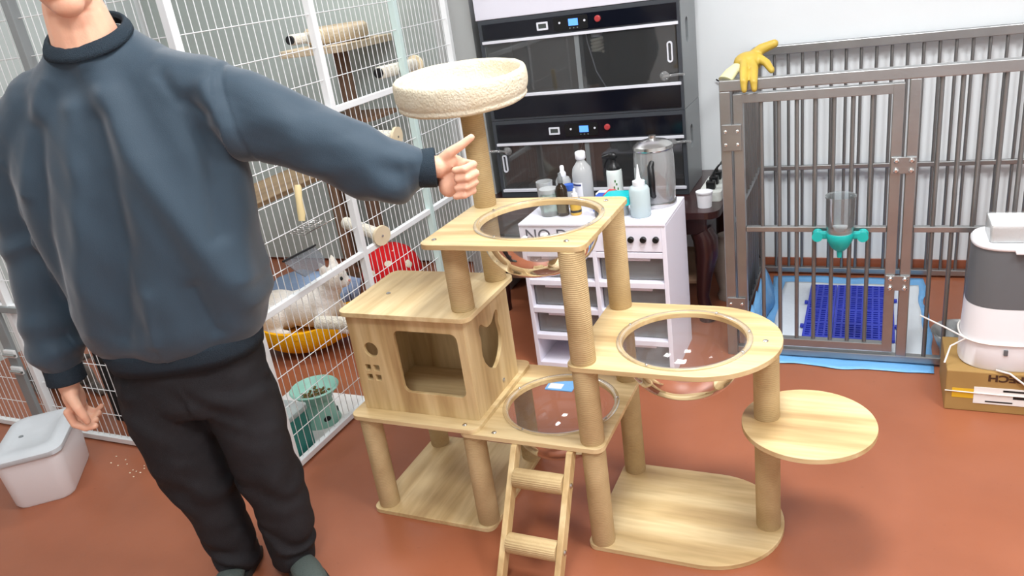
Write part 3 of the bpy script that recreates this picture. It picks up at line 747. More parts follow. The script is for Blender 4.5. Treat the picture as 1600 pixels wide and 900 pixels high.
# blue grid mat: real slots, 2 columns of slotted tiles
M['grid'] = mat('blue_grid_plastic', (52, 66, 190), .4)
gm = thing('grid_mat', (-.055, 3.42, .02), 'bright blue slotted plastic grid mat on the white pad', 'mat')
GX0, GX1, GY0, GY1 = -.243, .115, 3.14, 3.70; gz0, gz1 = .016, .028
ncol, nrow = 6, 4
for i in range(3):
    for j in range(4):
        x0 = GX0+(GX1-GX0)*i/3+.001; x1 = GX0+(GX1-GX0)*(i+1)/3-.001; y0 = GY0+(GY1-GY0)*j/4+.001; y1 = GY0+(GY1-GY0)*(j+1)/4-.001
        holes = []
        for a in range(4):
            for b in range(6):
                hx = x0+.006+(x1-x0-.012)*(a+.5)/4; hy = y0+.006+(y1-y0-.012)*(b+.5)/6
                wx = (x1-x0-.012)/4*.36; wy = (y1-y0-.012)/6*(.34 if (a+b) % 2 else .26)
                holes.append([(hx-wx, hy-wy), (hx-wx, hy+wy), (hx+wx, hy+wy), (hx+wx, hy-wy)])
        MB().plate([(x0, y0), (x1, y0), (x1, y1), (x0, y1)], holes, gz0, gz1).build('grid_tile', M['grid'], gm)
for x, y in ((GX0, 3.25), (GX0, 3.5), (GX1, 3.28), (GX1, 3.55)):
    s = -1 if x == GX0 else 1; MB().box((min(x, x+s*.014), y-.01, gz0), (max(x, x+s*.014), y+.01, gz1)).build('tab', M['grid'], gm, bevel=.002)
# water bottle clipped to the door
M['teal2'] = mat('turquoise_plastic', (30, 176, 170), .35); M['water'] = clear('clear_bottle', (232, 238, 240), .03, 1.3, .10)
wb = (-.095, SY0-.055, .548)
t = thing('pet_water_bottle', (wb[0], wb[1], .47), 'clear water bottle with turquoise clamp hung on the pen door', 'water bottle')
MB().lathe([(.034, 0), (.046, .022), (.050, .05), (.051, .145), (.054, .150), (.054, .155), (.048, .152), (.047, .05), (.042, .024), (.030, .002)], wb, 32).build('bottle', M['water'], t, smooth=60)
MB().lathe([(0, .004), (.040, .004), (.043, .028), (0, .030)], wb, 28).build('water', mat('milky_water', (240, 243, 244), .2), t, smooth=60)
ca = MB().lathe([(.020, -.055), (.030, -.045), (.044, -.018), (.048, .004), (.046, .012), (0, .012)], wb, 28).build('turquoise_cap', M['teal2'], t, smooth=60)
MB().tube([(wb[0], wb[1], wb[2]-.045), (wb[0], wb[1]-.004, wb[2]-.085)], [.012, .008], 14).build('spout', M['teal2'], ca, smooth=50)
for s in (-1, 1):
    wng = MB().box((wb[0]+s*.040 if s > 0 else wb[0]-.085, wb[1]+.005, wb[2]-.018), (wb[0]+.085 if s > 0 else wb[0]-.040, wb[1]+.03, wb[2]+.010)).build('clamp_arm', M['teal2'], t, bevel=.006)
    MB().cyl((wb[0]+s*.078, wb[1]-.008, wb[2]-.004), (wb[0]+s*.078, wb[1]+.036, wb[2]-.004), .016, 16).build('clamp_knob', M['teal2'], wng, bevel=.003, smooth=40)
# yellow rubber glove over the corner
M['glove'] = mat('yellow_rubber', (196, 170, 72), .45, var=(12, (176, 146, 56), .3)); M['glove_in'] = mat('pale_glove_cuff', (214, 208, 160), .6)
t = thing('rubber_glove', (-.44, 3.02, SZ), 'yellow rubber glove draped over the pen corner', 'glove')
g = MB()
ell(g, (-.43, 3.10, SZ+.045), (.055, .05, .038)); 
chain(g, [(-.42, 3.08, SZ+.05), (-.40, 3.02, SZ+.03), (-.395, 2.968, SZ-.01), (-.393, 2.962, SZ-.035)], [.018, .016, .014, .011])
chain(g, [(-.44, 3.07, SZ+.05), (-.435, 3.01, SZ+.03), (-.43, 2.966, SZ-.005), (-.428, 2.960, SZ-.035)], [.018, .016, .014, .011])
chain(g, [(-.40, 3.10, SZ+.06), (-.36, 3.06, SZ+.04), (-.34, 3.03, SZ+.018)], [.018, .015, .012])
chain(g, [(-.42, 3.12, SZ+.06), (-.385, 3.12, SZ+.085), (-.34, 3.12, SZ+.10)], [.022, .020, .016])
me = remesh(g, .004, 4); put('glove_hand', me, M['glove'], t, -gloc(t))
MB().tube([(-.455, 3.08, SZ+.04), (-.485, 3.05, SZ+.02), (-.505, 3.025, SZ-.004)], [.030, .033, .036], 16, flat=.5).build('cuff', M['glove_in'], t, smooth=60)
# ------------------------------------------------------------------ feeder on a cardboard box, bottom right of the pen
M['card'] = mat('cardboard', (170, 136, 80), .8, var=(6, (154, 120, 68), .25)); M['tape'] = mat('yellow_tape', (222, 178, 46), .25)
BX0, BX1, BY0, BY1, BZ = .262, .66, 2.685, 2.945, .155
box = thing('cardboard_box', ((BX0+BX1)/2, (BY0+BY1)/2, 0), 'brown cardboard box standing upside down under the pet feeder', 'box')
MB().box((BX0, BY0, 0), (BX1, BY1, BZ)).build('carton', M['card'], box, bevel=.004)
tp = MB().box((BX0+.02, BY0-.001, .052), (BX1+.0, BY0, .088)).build('tape', M['tape'], box)
lb = MB().box((BX0+.085, BY0-.002, .035), (BX0+.255, BY0-.0003, .098)).build('shipping_label', mat('white_label', (236, 234, 230), .5), box)
M['ink'] = mat('black_ink', (34, 30, 28), .7)
text_mesh('PECH', .034, 'printed_word', mat('brown_ink', (72, 44, 24), .7), box, (BX0+.122, BY0-.0008, .146), (-1, 0, 0), (0, 0, -1), .0003, 'RIGHT', 1.25, .0012)
MB().tube([(BX0-.002, BY0-.004, .078), (BX0+.15, BY0-.005, .0745), (BX1, BY0-.004, .073)], .0022, 6).build('strap_cord', mat('strap_white', (236, 232, 224), .5), box, smooth=180)
MB().box((BX0+.17, BY0-.0028, .085), (BX0+.245, BY0-.0021, .092)).box((BX0+.12, BY0-.0028, .042), (BX0+.20, BY0-.0021, .047)).box((BX0+.20, BY0-.0028, .060), (BX0+.248, BY0-.0021, .075)).build('label_print', M['ink'], lb)
M['fd_white'] = mat('white_feeder_plastic', (236, 237, 240), .3); M['fd_grey'] = mat('dark_grey_plastic', (98, 101, 104), .4)
FC = (.435, 2.81)
fd = thing('pet_feeder', (FC[0], FC[1], BZ), 'white and dark grey automatic pet feeder strapped onto the cardboard box', 'pet feeder')
def supers(rx, ry, z, n=40, e=2.6):
    out = []
    for k in range(n):
        a = 2*PI*k/n; c, s_ = math.cos(a), math.sin(a)
        out.append((FC[0]+rx*abs(c)**(2/e)*(1 if c >= 0 else -1), FC[1]+ry*abs(s_)**(2/e)*(1 if s_ >= 0 else -1), z))
    return out
MB().rings([supers(.128, .11, BZ), supers(.134, .114, BZ+.006), supers(.132, .112, BZ+.09), supers(.127, .108, BZ+.225)]).build('white_body', M['fd_white'], fd, smooth=40)
MB().rings([supers(.127, .108, BZ+.226), supers(.125, .107, BZ+.30), supers(.120, .102, BZ+.425)]).build('grey_hopper', M['fd_grey'], fd, smooth=40)
lid = MB().rings([supers(.121, .104, BZ+.426), supers(.124, .107, BZ+.430), supers(.124, .107, BZ+.438), supers(.118, .101, BZ+.446)]).build('lid', M['fd_white'], fd, smooth=40)
MB().box((FC[0]-.01, FC[1]-.125, BZ+.424), (FC[0]+.09, FC[1]-.095, BZ+.435)).build('lid_tab', M['fd_white'], lid, bevel=.003)
MB().box((FC[0]-.012, FC[1]-.1175, BZ+.062), (FC[0]+.0, FC[1]-.110, BZ+.082)).build('lock', M['fd_grey'], fd, bevel=.001)
t = thing('tissue_pack', (FC[0]+.02, FC[1], BZ+.446), 'white plastic wrapped pack of tissues on top of the pet feeder', 'tissue pack')
tm = MB().plate(rrect(FC[0]-.075, FC[1]-.075, FC[0]+.11, FC[1]+.06, .01), [], BZ+.447, BZ+.503)
tm.build('paper_stack', mat('white_tissue', (240, 242, 242), .9, bump=(60, .3, 3)), t, bevel=.006)
MB().plate(rrect(FC[0]-.079, FC[1]-.079, FC[0]+.114, FC[1]+.064, .012), [], BZ+.4465, BZ+.507).build('wrapper', clear('crinkled_film', (255, 255, 255), .12, .8, .03), t, bevel=.008)
M['cord'] = mat('white_cord', (232, 228, 222), .6)
cr_ = MB(); ring = [Vector(p) for p in supers(.137, .117, BZ+.10)]
cr_.tube(ring, .0032, 6, closed=True)
t = cr_.build('tie_cord', M['cord'], None, smooth=180, label='white cord tied around the pet feeder', cat='cord')
c2 = MB().tube([(FC[0]-.12, FC[1]-.075, BZ+.10), (FC[0]-.18, FC[1]-.04, BZ+.12), (FC[0]-.245, FC[1]+.18, BZ+.06)], .003, 6).build('cord_end', M['cord'], None, smooth=180); c2.location -= t.location; c2.parent = t
c2 = MB().tube([(FC[0]-.12, FC[1]-.075, BZ+.10), (FC[0]-.165, FC[1]-.09, BZ+.075), (FC[0]-.18, FC[1]-.10, BZ+.015)], .003, 6).build('cord_end', M['cord'], None, smooth=180); c2.location -= t.location; c2.parent = t
t = MB().tube([(FC[0]-.03, FC[1]-.122, BZ+.01), (FC[0]+.01, BY0-.006, BZ+.004), (FC[0]+.05, BY0-.006, BZ-.03), (FC[0]+.10, BY0-.006, BZ-.075), (FC[0]+.18, BY0-.006, BZ-.10)], .0035, 6).build('power_cable', M['cord'], None, smooth=180, label='white cable hanging down the front of the cardboard box', cat='cable')
# steel bowl behind the box
sb = (.345, 3.125, .014)
MB().lathe([(0, 0), (.075, 0), (.095, .05), (.100, .075), (.108, .078), (.104, .082), (.094, .074), (.070, .008), (0, .008)], sb, 40).build('steel_bowl', M['steel'], None, smooth=50, label='round steel bowl on the floor behind the cardboard box', cat='bowl')
# ------------------------------------------------------------------ dark carved table and glass reptile cabinets against the wall
M['mahog'] = mat('dark_mahogany', (62, 30, 30), .3, var=(8, (40, 18, 18), .3), coat=.4)
tb = thing('carved_table', (-1.2, 3.55, 0), 'dark carved mahogany table under the black glass cabinets', 'table')
MB().plate(rrect(-1.80, 3.22, -.585, 3.93, .06), [], .518, .55).build('table_top', M['mahog'], tb, bevel=.010, bseg=3)
MB().box((-1.74, 3.27, .43), (-.645, 3.88, .518)).build('apron', M['mahog'], tb, bevel=.006)
for x, y, sx in ((-.68, 3.31, 1), (-1.70, 3.31, -1), (-.68, 3.84, 1), (-1.70, 3.84, -1)):
    MB().tube([(x, y, .44), (x+sx*.018, y, .40), (x+sx*.022, y, .33), (x+sx*.006, y, .22), (x-sx*.004, y, .12), (x+sx*.006, y, .05), (x+sx*.016, y, .0)], [.05, .055, .052, .036, .028, .032, .042], 16).build('leg', M['mahog'], tb, smooth=60)
MB().box((-1.70, 3.35, .16), (-.70, 3.80, .178)).build('lower_shelf', M['brown_wood'], tb, bevel=.003)
M['cab_grey'] = mat('grey_cabinet_panel', (122, 127, 129), .35); M['cab_dark'] = mat('dark_cabinet_frame', (62, 66, 72), .4)
M['cab_black'] = mat('gloss_black_fascia', (14, 16, 26), .12); M['strip'] = mat('white_strip', (222, 224, 232), .4)
M['cab_in'] = mat('dark_cabinet_interior', (52, 50, 48), .8, var=(3, (34, 35, 36), .3))
M['lcd'] = mat('blue_lcd', (80, 130, 240), .3, emit=((84, 146, 255), 1.1)); M['lcd_text'] = mat('lcd_digits', (170, 210, 255), .3, emit=((190, 220, 255), .6))
M['red'] = mat('red_button', (176, 60, 62), .4); M['lcd_grey'] = mat('grey_lcd', (70, 76, 74), .3)
CX0, CX1, CY0, CY1 = -1.725, -.765, 3.5, 3.82
def cabinet(z0, z1, zf, gl0, gl1, label, glow):
    t = thing('glass_cabinet', ((CX0+CX1)/2, (CY0+CY1)/2, z0), label, 'cabinet')
    for x in (CX0, CX1-.018):
        side = MB().plate(rrect(CY0, z0, CY1, z1, .001, 1), [rrect(CY0+.10, z1-.20, CY0+.15, z1-.09, .024)] if x > -1.2 else [], x, x+.018, 'yz').build('side_panel', M['cab_grey'], t)
    MB().box((CX0+.018, CY0+.01, z0), (CX1-.018, CY1, z0+.012)).build('bottom_panel', M['cab_in'], t)
    MB().box((CX0+.018, CY0+.01, z1-.012), (CX1-.018, CY1, z1)).build('top_panel', M['cab_dark'], t)
    MB().box((CX0+.018, CY1-.012, z0+.012), (CX1-.018, CY1, z1-.012)).build('back_panel', M['cab_in'], t)
    # front frame: outline with one opening
    MB().plate(rrect(CX0, z0, CX1, z1, .001, 1), [rrect(CX0+.016, gl0-.012, CX1-.016, gl1+.014, .001, 1)], CY0-.006, CY0+.006, 'xz').build('front_frame', M['cab_dark'], t)
    fa = MB().box((CX0+.02, CY0-.010, zf), (CX1-.012, CY0-.006, z1-.018)).build('control_fascia', M['cab_black'], t, bevel=.001)
    if gl0-.02 > z0+.05: MB().box((CX0+.02, CY0-.010, z0+.012), (CX1-.012, CY0-.006, gl0-.014)).build('lower_fascia', M['cab_black'], t, bevel=.001)
    for zz in (gl1, gl0-.012): MB().box((CX0+.012, CY0-.012, zz), (CX1-.008, CY0+.004, zz+.013)).build('sliding_track', M['strip'], t, bevel=.001)
    xm = -1.233
    for k, (a, b, yy) in enumerate(((CX0+.02, xm+.02, CY0+.003), (xm-.018, CX1-.02, CY0-.003))):
        g = MB().box((a, yy, gl0), (b, yy+.003, gl1)).build('glass_door', M['glass'], t)
        MB().box((b-.022 if k == 0 else a, yy-.001, gl0), (b if k == 0 else a+.022, yy+.0045, gl1)).build('door_edge', M['cab_grey'], g)
    hx, hz = glow
    ha = MB().plate(rrect(hx-.012, hz-.045, hx+.012, hz+.045, .0119), [rrect(hx-.0065, hz-.038, hx+.0065, hz+.038, .0064)], CY0-.012, CY0-.003, 'xz').build('pull_handle', M['strip'], t, smooth=40)
    zc = (zf+z1-.018)/2
    f = MB().plate(rrect(-1.423, zc-.018, -1.368, zc+.018, .003), [rrect(-1.415, zc-.010, -1.376, zc+.010, .001)], CY0-.014, CY0-.010, 'xz').build('thermometer', M['strip'], fa)
    MB().box((-1.415, CY0-.012, zc-.010), (-1.376, CY0-.0105, zc+.010)).build('display', M['lcd_grey'], f)
    MB().plate(rrect(-1.34, zc-.03, -1.175, zc+.03, .008), [], CY0-.0125, CY0-.010, 'xz').build('controller', M['black'], fa)
    sc = MB().box((-1.267, CY0-.0135, zc-.012), (-1.222, CY0-.0125, zc+.018)).build('blue_screen', M['lcd'], fa)
    for xx in (-1.31, -1.19): MB().cyl((xx, CY0-.0145, zc+.005), (xx, CY0-.0125, zc+.005), .005, 12).build('indicator', M['strip'], fa)
    for xx in (-1.262, -1.244, -1.226): MB().cyl((xx, CY0-.0135, zc-.022), (xx, CY0-.0125, zc-.022), .003, 8).build('key', M['cab_grey'], fa)
    MB().tube([(-1.128, CY0-.010, zc+.006), (-1.128, CY0-.018, zc+.006), (-1.128, CY0-.020, zc+.006)], [.014, .014, .010], 18).build('red_button', M['red'], fa, smooth=40)
    return t
cabA = cabinet(.945, 1.42, 1.332, 1.068, 1.312, 'upper black glass reptile cabinet with a spiral bulb inside', (-.815, 1.20))
cabB = cabinet(.552, .943, .838, .592, .818, 'lower black glass reptile cabinet behind the bottles', (-1.682, .728))
# suction hooks, bulb, interior bits
M['hook'] = clear('clear_hook', (235, 235, 235), .05, 1.5, .15)
for (x, z, s) in ((-.845, 1.098, 1), (-1.660, .792, -1), (-.83, .80, 1)):
    t = thing('suction_hook', (x, CY0-.008, z), {1.098: 'clear suction cup on the right of the upper glass cabinet', .792: 'clear suction cup on the left of the lower glass cabinet', .80: 'clear suction cup behind the glass jug'}[z], 'suction cup')
    MB().tube([(x, CY0-.006, z), (x, CY0-.012, z), (x, CY0-.022, z)], [.022, .016, .010], 18).build('cup', M['hook'], t, smooth=60)
    MB().tube([(x, CY0-.02, z), (x+s*.05, CY0-.02, z+.004), (x+s*.09, CY0-.018, z+.004)], [.006, .006, .006], 8).build('arm', M['hook'], t, smooth=180)
M['bulb'] = mat('bulb_glass', (244, 238, 220), .3)
t = thing('spiral_bulb', (-1.155, 3.535, 1.22), 'spiral energy saving bulb hanging in the upper glass cabinet', 'bulb')
MB().tube([(-1.155+.024*math.cos(a), 3.535+.024*math.sin(a), 1.225+.06*a/(8*PI)) for a in [k*PI/8 for k in range(65)]], .0075, 8).build('spiral_tube', M['bulb'], t, smooth=180)
MB().lathe([(.024, 0), (.026, .02), (.014, .035), (.014, .105), (0, .105)], (-1.155, 3.535, 1.292), 18).build('bulb_base', M['strip'], t, smooth=50)
t = MB().tube([(-1.215, 3.53, 1.40), (-1.20, 3.53, 1.27), (-1.17, 3.53, 1.14), (-1.12, 3.55, 1.03), (-1.05, 3.6, .963)], .003, 6).build('cabinet_cable', M['strip'], None, smooth=180, label='thin pale cable hanging inside the upper glass cabinet', cat='cable')
t = MB().tube([(-1.255, 3.56, .90), (-1.29, 3.56, .78), (-1.34, 3.57, .68), (-1.36, 3.6, .60), (-1.36, 3.62, .57)], .003, 6).build('cabinet_cable', M['strip'], None, smooth=180, label='thin pale cable hanging inside the lower glass cabinet', cat='cable')
MB().box((-1.60, 3.55, .5645), (-1.34, 3.70, .60)).build('reptile_hide', mat('grey_hide_board', (150, 146, 140), .8), None, bevel=.006, label='flat grey hide board inside the lower glass cabinet', cat='hide')
me = MB(); ell(me, (-1.5, 3.68, 1.01), (.13, .08, .05)); ell(me, (-1.40, 3.66, 1.005), (.08, .07, .045)); me = remesh(me, .008, 3)
put('reptile_rock', me, mat('brown_rock', (92, 80, 62), .9, bump=(30, .6, 5)), None, label='brown rock on the floor of the upper glass cabinet', cat='rock')
# white cabinet on top
M['lilac'] = mat('lilac_white_panel', (222, 221, 232), .35)
t = thing('white_cabinet', (-1.245, 3.66, 1.422), 'white cabinet standing on top of the black glass cabinets', 'cabinet')
MB().box((CX0-.01, CY0-.005, 1.422), (CX1+.01, CY1, 2.10)).build('body', M['lilac'], t, bevel=.003)
MB().box((CX0+.03, CY0-.009, 1.522), (CX1-.03, CY0-.0045, 1.534)).build('dark_slot', M['black'], t)
MB().box((CX0+.005, CY0-.013, 1.54), (CX1-.005, CY0-.005, 2.08)).build('door', M['lilac'], t, bevel=.003)
# ------------------------------------------------------------------ white drawer tower
M['tower'] = mat('white_tower_plastic', (240, 238, 250), .35); M['drawer_in'] = clear('frosted_drawer', (214, 212, 220), .15, 1.0, .22)
TX0, TX1, TY0, TY1, TZ1 = -1.306, -.698, 2.75, 3.10, .662
dr = thing('drawer_tower', ((TX0+TX1)/2, (TY0+TY1)/2, 0), 'white plastic drawer tower crowded with bottles behind the cat tree', 'drawer unit')
for x in (TX0, TX1-.018, -1.0): MB().box((x, TY0, 0), (x+.018, TY1, .545 if x == -1.0 else TZ1-.012)).build('side_panel' if x != -1.0 else 'divider', M['tower'], dr, bevel=.002)
MB().box((TX0, TY0-.004, TZ1-.012), (TX1, TY1, TZ1)).build('top_panel', M['tower'], dr, bevel=.003)
fr = MB().box((TX0+.018, TY0, .546), (TX1-.018, TY0+.012, TZ1-.012)).build('control_panel', M['tower'], dr, bevel=.001)
MB().box((TX0+.018, TY1-.01, .02), (TX1-.018, TY1, .543)).build('back_panel', M['tower'], dr)
zs = [.0, .135, .262, .390, .518]
for z in zs: 
    MB().box((TX0+.018, TY0, z), (-1.0, TY1-.01, z+.024)).build('shelf', M['tower'], dr, bevel=.002)
    MB().box((-.982, TY0, z), (TX1-.018, TY1-.01, z+.024)).build('shelf', M['tower'], dr, bevel=.002)
M['dark_stuff'] = mat('dark_drawer_contents', (86, 84, 80), .8, var=(9, (50, 48, 46), .3))
for ci, (xa, xb) in enumerate(((TX0+.024, -1.006), (-.976, TX1-.024))):
    for ri, z in enumerate(zs[:4]):
        if ci == 0 and ri == 0: continue
        z0, z1 = z+.027, zs[ri+1]-.004
        d = MB().box((xa, TY0+.03, z0), (xb, TY0+.034, z1)).box((xa, TY0+.034, z0), (xb, TY1-.05, z0+.003)).box((xa, TY0+.034, z0+.003), (xa+.003, TY1-.05, z1-.01)).box((xb-.003, TY0+.034, z0+.003), (xb, TY1-.05, z1-.01)).build('drawer', M['drawer_in'], dr)
        MB().box((xa+.05, TY0+.022, z1-.016), (xb-.05, TY0+.030, z1-.006)).build('pull', M['tower'], d, bevel=.002)
        MB().box((xa+.015, TY0+.06, z0+.004), (xb-.015, TY1-.08, z0+.055)).build('contents', M['dark_stuff'], d, bevel=.01)
for k in range(5): MB().tube([(-.737-.049*k, TY0, .597), (-.737-.049*k, TY0-.010, .597), (-.737-.049*k, TY0-.013, .597)], [.0125, .0125, .009], 18).build('knob', M['black'], fr, smooth=40)
text_mesh('NO D', .072, 'lettering', mat('grey_lettering', (70, 68, 80), .5), fr, (-1.282, TY0-.0005, .588), (1, 0, 0), (0, 0, 1), .0006)
# ------------------------------------------------------------------ bottles on the tower
ZT = TZ1
M['milky'] = mat('milky_plastic', (226, 230, 232), .3, trans=.35, ior=1.2); M['amber'] = mat('dark_amber_glass', (44, 32, 20), .12)
M['frost'] = clear('frosted_bottle', (236, 238, 242), .15, 1.1, .5); M['lab'] = mat('paper_label', (240, 241, 246), .6); M['navy'] = mat('navy_print', (52, 60, 120), .6)
M['cyan'] = mat('cyan_lid', (20, 190, 196), .4); M['green'] = mat('green_leaf_print', (70, 120, 60), .6); M['jade'] = clear('pale_green_jar', (214, 236, 222), .05, 1.2, .25)
M['yellow_l'] = mat('yellow_label', (222, 176, 54), .5); M['red_l'] = mat('red_box', (190, 62, 70), .5); M['blue_l'] = mat('blue_box', (56, 98, 190), .5)
def lath(t, name, prof, c, m, seg=28, smooth=45, par=None): return MB().lathe(prof, c, seg).build(name, m, par or t, smooth=smooth)
c = (-1.115, 3.045, ZT); t = thing('saline_bottle', c, 'large clear saline bottle with a white label and cap', 'bottle')
lath(t, 'bottle', [(0, 0), (.040, 0), (.043, .006), (.043, .125), (.038, .150), (.022, .172), (.017, .180), (.017, .19), (0, .19)], c, M['frost'])
lath(t, 'fluid', [(0, .004), (.040, .004), (.040, .062), (0, .062)], c, clear('saline', (222, 226, 230), .02, 1, .05))
lath(t, 'cap', [(.018, 0), (.022, .004), (.022, .030), (.018, .034), (0, .034)], (c[0], c[1], c[2]+.186), M['lab'])
def curved(t, name, c, r, a0, a1, z0, z1, m, par=None):
    n = 10; a0, a1 = math.radians(a0), math.radians(a1)
    ps = [(a0+(a1-a0)*k/n) for k in range(n+1)]
    vs = [(c[0]+r*math.cos(a), c[1]+r*math.sin(a), c[2]+z) for z in (z0, z1) for a in ps]
    o = MB().add(vs, [(k, k+1, n+2+k, n+1+k) for k in range(n)]).build(name, m, par or t, smooth=180); return o
l = curved(t, 'label', c, .0436, -165, -75, .035, .095, M['lab']); curved(t, 'label_print', c, .0440, -150, -82, .080, .088, M['navy'], l)
c = (-1.20, 3.035, ZT); t = thing('spray_vial', c, 'small clear spray bottle with a white nozzle left of the saline bottle', 'bottle')
lath(t, 'bottle', [(0, 0), (.030, 0), (.033, .005), (.033, .098), (.026, .112), (.012, .116), (0, .116)], c, M['frost'])
lath(t, 'nozzle', [(.013, 0), (.015, .004), (.015, .018), (.009, .026), (.009, .046), (.006, .05), (0, .05)], (c[0], c[1], c[2]+.114), M['lab'])
c = (-.975, 3.05, ZT); t = thing('trigger_spray', c, 'white spray bottle with black trigger and green leaf print', 'bottle')
lath(t, 'bottle', [(0, 0), (.030, 0), (.033, .005), (.033, .125), (.030, .140), (.020, .150), (0, .150)], c, mat('pale_label_bottle', (222, 230, 226), .35))
lath(t, 'collar', [(.030, 0), (.031, .006), (.022, .020), (.014, .028), (.014, .045), (0, .045)], (c[0], c[1], c[2]+.136), M['black'])
tr = MB(); ell(tr, (c[0]-.002, c[1], c[2]+.192), (.022, .014, .017)); chain(tr, [(c[0]-.01, c[1], c[2]+.198), (c[0]-.042, c[1]-.004, c[2]+.190)], [.008, .007]); chain(tr, [(c[0]-.02, c[1], c[2]+.186), (c[0]-.036, c[1], c[2]+.165), (c[0]-.040, c[1], c[2]+.145)], [.006, .005, .0045])
put('trigger_head', remesh(tr, .003, 3), M['black'], t, -gloc(t))
for k, (da, zz) in enumerate(((0, .045), (14, .055), (-12, .062), (6, .075), (20, .04), (-4, .088))):
    curved(t, 'leaf_print', c, .0336, -72+da, -62+da, zz, zz+.010, M['green'])
c = (-.792, 3.005, ZT); t = thing('glass_jug', c, 'big clear water jug with steel lid and black handle', 'jug')
lath(t, 'jug', [(0, 0), (.072, 0), (.078, .008), (.082, .10), (.080, .20), (.074, .232), (.070, .232), (.076, .20), (.078, .10), (.074, .012), (0, .008)], c, clear('jug_glass', (236, 238, 240), .03, 2.4, .2), 36)
lath(t, 'base_ring', [(.080, 0), (.083, .004), (.082, .018), (.079, .018)], c, M['chrome'], 36)
lath(t, 'steel_lid', [(.078, .228), (.080, .232), (.078, .244), (.060, .258), (.030, .266), (.014, .270), (.014, .282), (0, .284)], c, M['chrome'], 36, 30)
MB().tube([(c[0]+.012, c[1]-.078, c[2]+.19), (c[0]+.014, c[1]-.108, c[2]+.18), (c[0]+.016, c[1]-.112, c[2]+.12), (c[0]+.014, c[1]-.108, c[2]+.07), (c[0]+.012, c[1]-.078, c[2]+.055)], [.010, .013, .014, .013, .010], 12).build('handle', M['black'], t, smooth=180)
c = (-.815, 2.845, ZT); t = thing('squeeze_bottle', c, 'translucent squeeze bottle with a tall nozzle at the tower corner', 'bottle')
lath(t, 'bottle', [(0, 0), (.036, 0), (.040, .006), (.040, .108), (.034, .120), (.024, .124), (0, .124)], c, mat('translucent_hdpe', (206, 222, 224), .35, trans=.25, ior=1.15))
lath(t, 'cap', [(.023, 0), (.024, .002), (.024, .020), (.012, .024), (.008, .030), (.002, .085), (0, .085)], (c[0], c[1], c[2]+.122), M['lab'])
c = (-.905, 2.865, ZT); t = thing('lidded_jar', c, 'small clear jar with a bright cyan lid at the front of the tower', 'jar')
lath(t, 'jar', [(0, 0), (.034, 0), (.036, .005), (.036, .050), (0, .050)], c, M['frost'])
MB().plate(rrect(c[0]-.055, c[1]-.048, c[0]+.055, c[1]+.048, .02), [], c[2]+.05, c[2]+.085).build('cyan_lid', M['cyan'], t, bevel=.008)
c = (-.972, 2.845, ZT); t = thing('black_dish', c, 'small black round tin beside the cyan lidded jar', 'tin')
lath(t, 'tin', [(0, 0), (.030, 0), (.032, .004), (.032, .045), (0, .045)], c, M['black']); lath(t, 'lid', [(.033, .045), (.034, .047), (.034, .060), (.030, .063), (0, .063)], c, M['black'])
c = (-1.205, 2.87, ZT); t = thing('green_jar', c, 'pale green transparent jar at the front left of the tower', 'jar')
lath(t, 'jar', [(0, 0), (.038, 0), (.042, .006), (.042, .075), (.036, .088), (.036, .095), (0, .095)], c, M['jade']); lath(t, 'lid', [(.037, .094), (.039, .096), (.039, .112), (0, .114)], c, M['frost'])
c = (-1.145, 2.86, ZT); t = thing('amber_bottle', c, 'slim dark brown dropper bottle beside the pale green jar', 'bottle')
lath(t, 'bottle', [(0, 0), (.022, 0), (.025, .005), (.025, .105), (.020, .122), (.010, .132), (.010, .14), (0, .14)], c, M['amber']); lath(t, 'cap', [(.011, 0), (.012, .002), (.011, .022), (.007, .026), (.006, .04), (0, .042)], (c[0], c[1], c[2]+.138), M['cab_grey'])
curved(t, 'label', c, .0256, -150, -40, .015, .07, mat('dark_label', (86, 76, 50), .6))
c = (-1.093, 2.87, ZT); t = thing('medicine_bottle', c, 'short yellow labelled medicine bottle with white cap', 'bottle')
lath(t, 'bottle', [(0, 0), (.021, 0), (.023, .004), (.023, .062), (.012, .072), (0, .072)], c, M['yellow_l']); lath(t, 'cap', [(.013, 0), (.014, .002), (.013, .018), (.006, .022), (.005, .038), (0, .04)], (c[0], c[1], c[2]+.07), M['lab'])
lath(t, 'band', [(.0236, .012), (.0236, .022)], c, M['black'])
c = (-1.262, 2.97, ZT); t = thing('plastic_cup', c, 'frosted plastic cup at the left end of the tower', 'cup')
lath(t, 'cup', [(0, 0), (.028, 0), (.036, .115), (.034, .115), (.026, .004), (0, .004)], c, M['frost'])
c = (-1.155, 2.975, ZT); t = thing('blue_cap', c, 'small blue capped bottle in front of the saline bottle', 'bottle')
lath(t, 'bottle', [(0, 0), (.018, 0), (.02, .004), (.02, .07), (0, .075)], c, M['frost']); lath(t, 'cap', [(.020, .072), (.021, .074), (.021, .098), (0, .1)], c, M['blue_l'])
for i, (x, y, w_, d_, h_, m_, nm) in enumerate(((-1.03, 2.90, .036, .09, .055, 'blue_l', 'blue'), (-.995, 2.935, .03, .09, .06, 'red_l', 'red'), (-1.045, 2.99, .05, .05, .05, 'lab', 'white'))):
    bx = MB().box((x, y, ZT), (x+w_, y+d_, ZT+h_)).build('medicine_box', M[m_], None, bevel=.001, label='small %s medicine box among the bottles on the tower' % nm, cat='box', group='medicine boxes on the drawer tower')
    fl = MB().box((x+.002, y-.0004, ZT+.008), (x+w_-.002, y, ZT+h_-.02)).build('printed_panel', M['lab'] if m_ != 'lab' else M['navy'], bx)
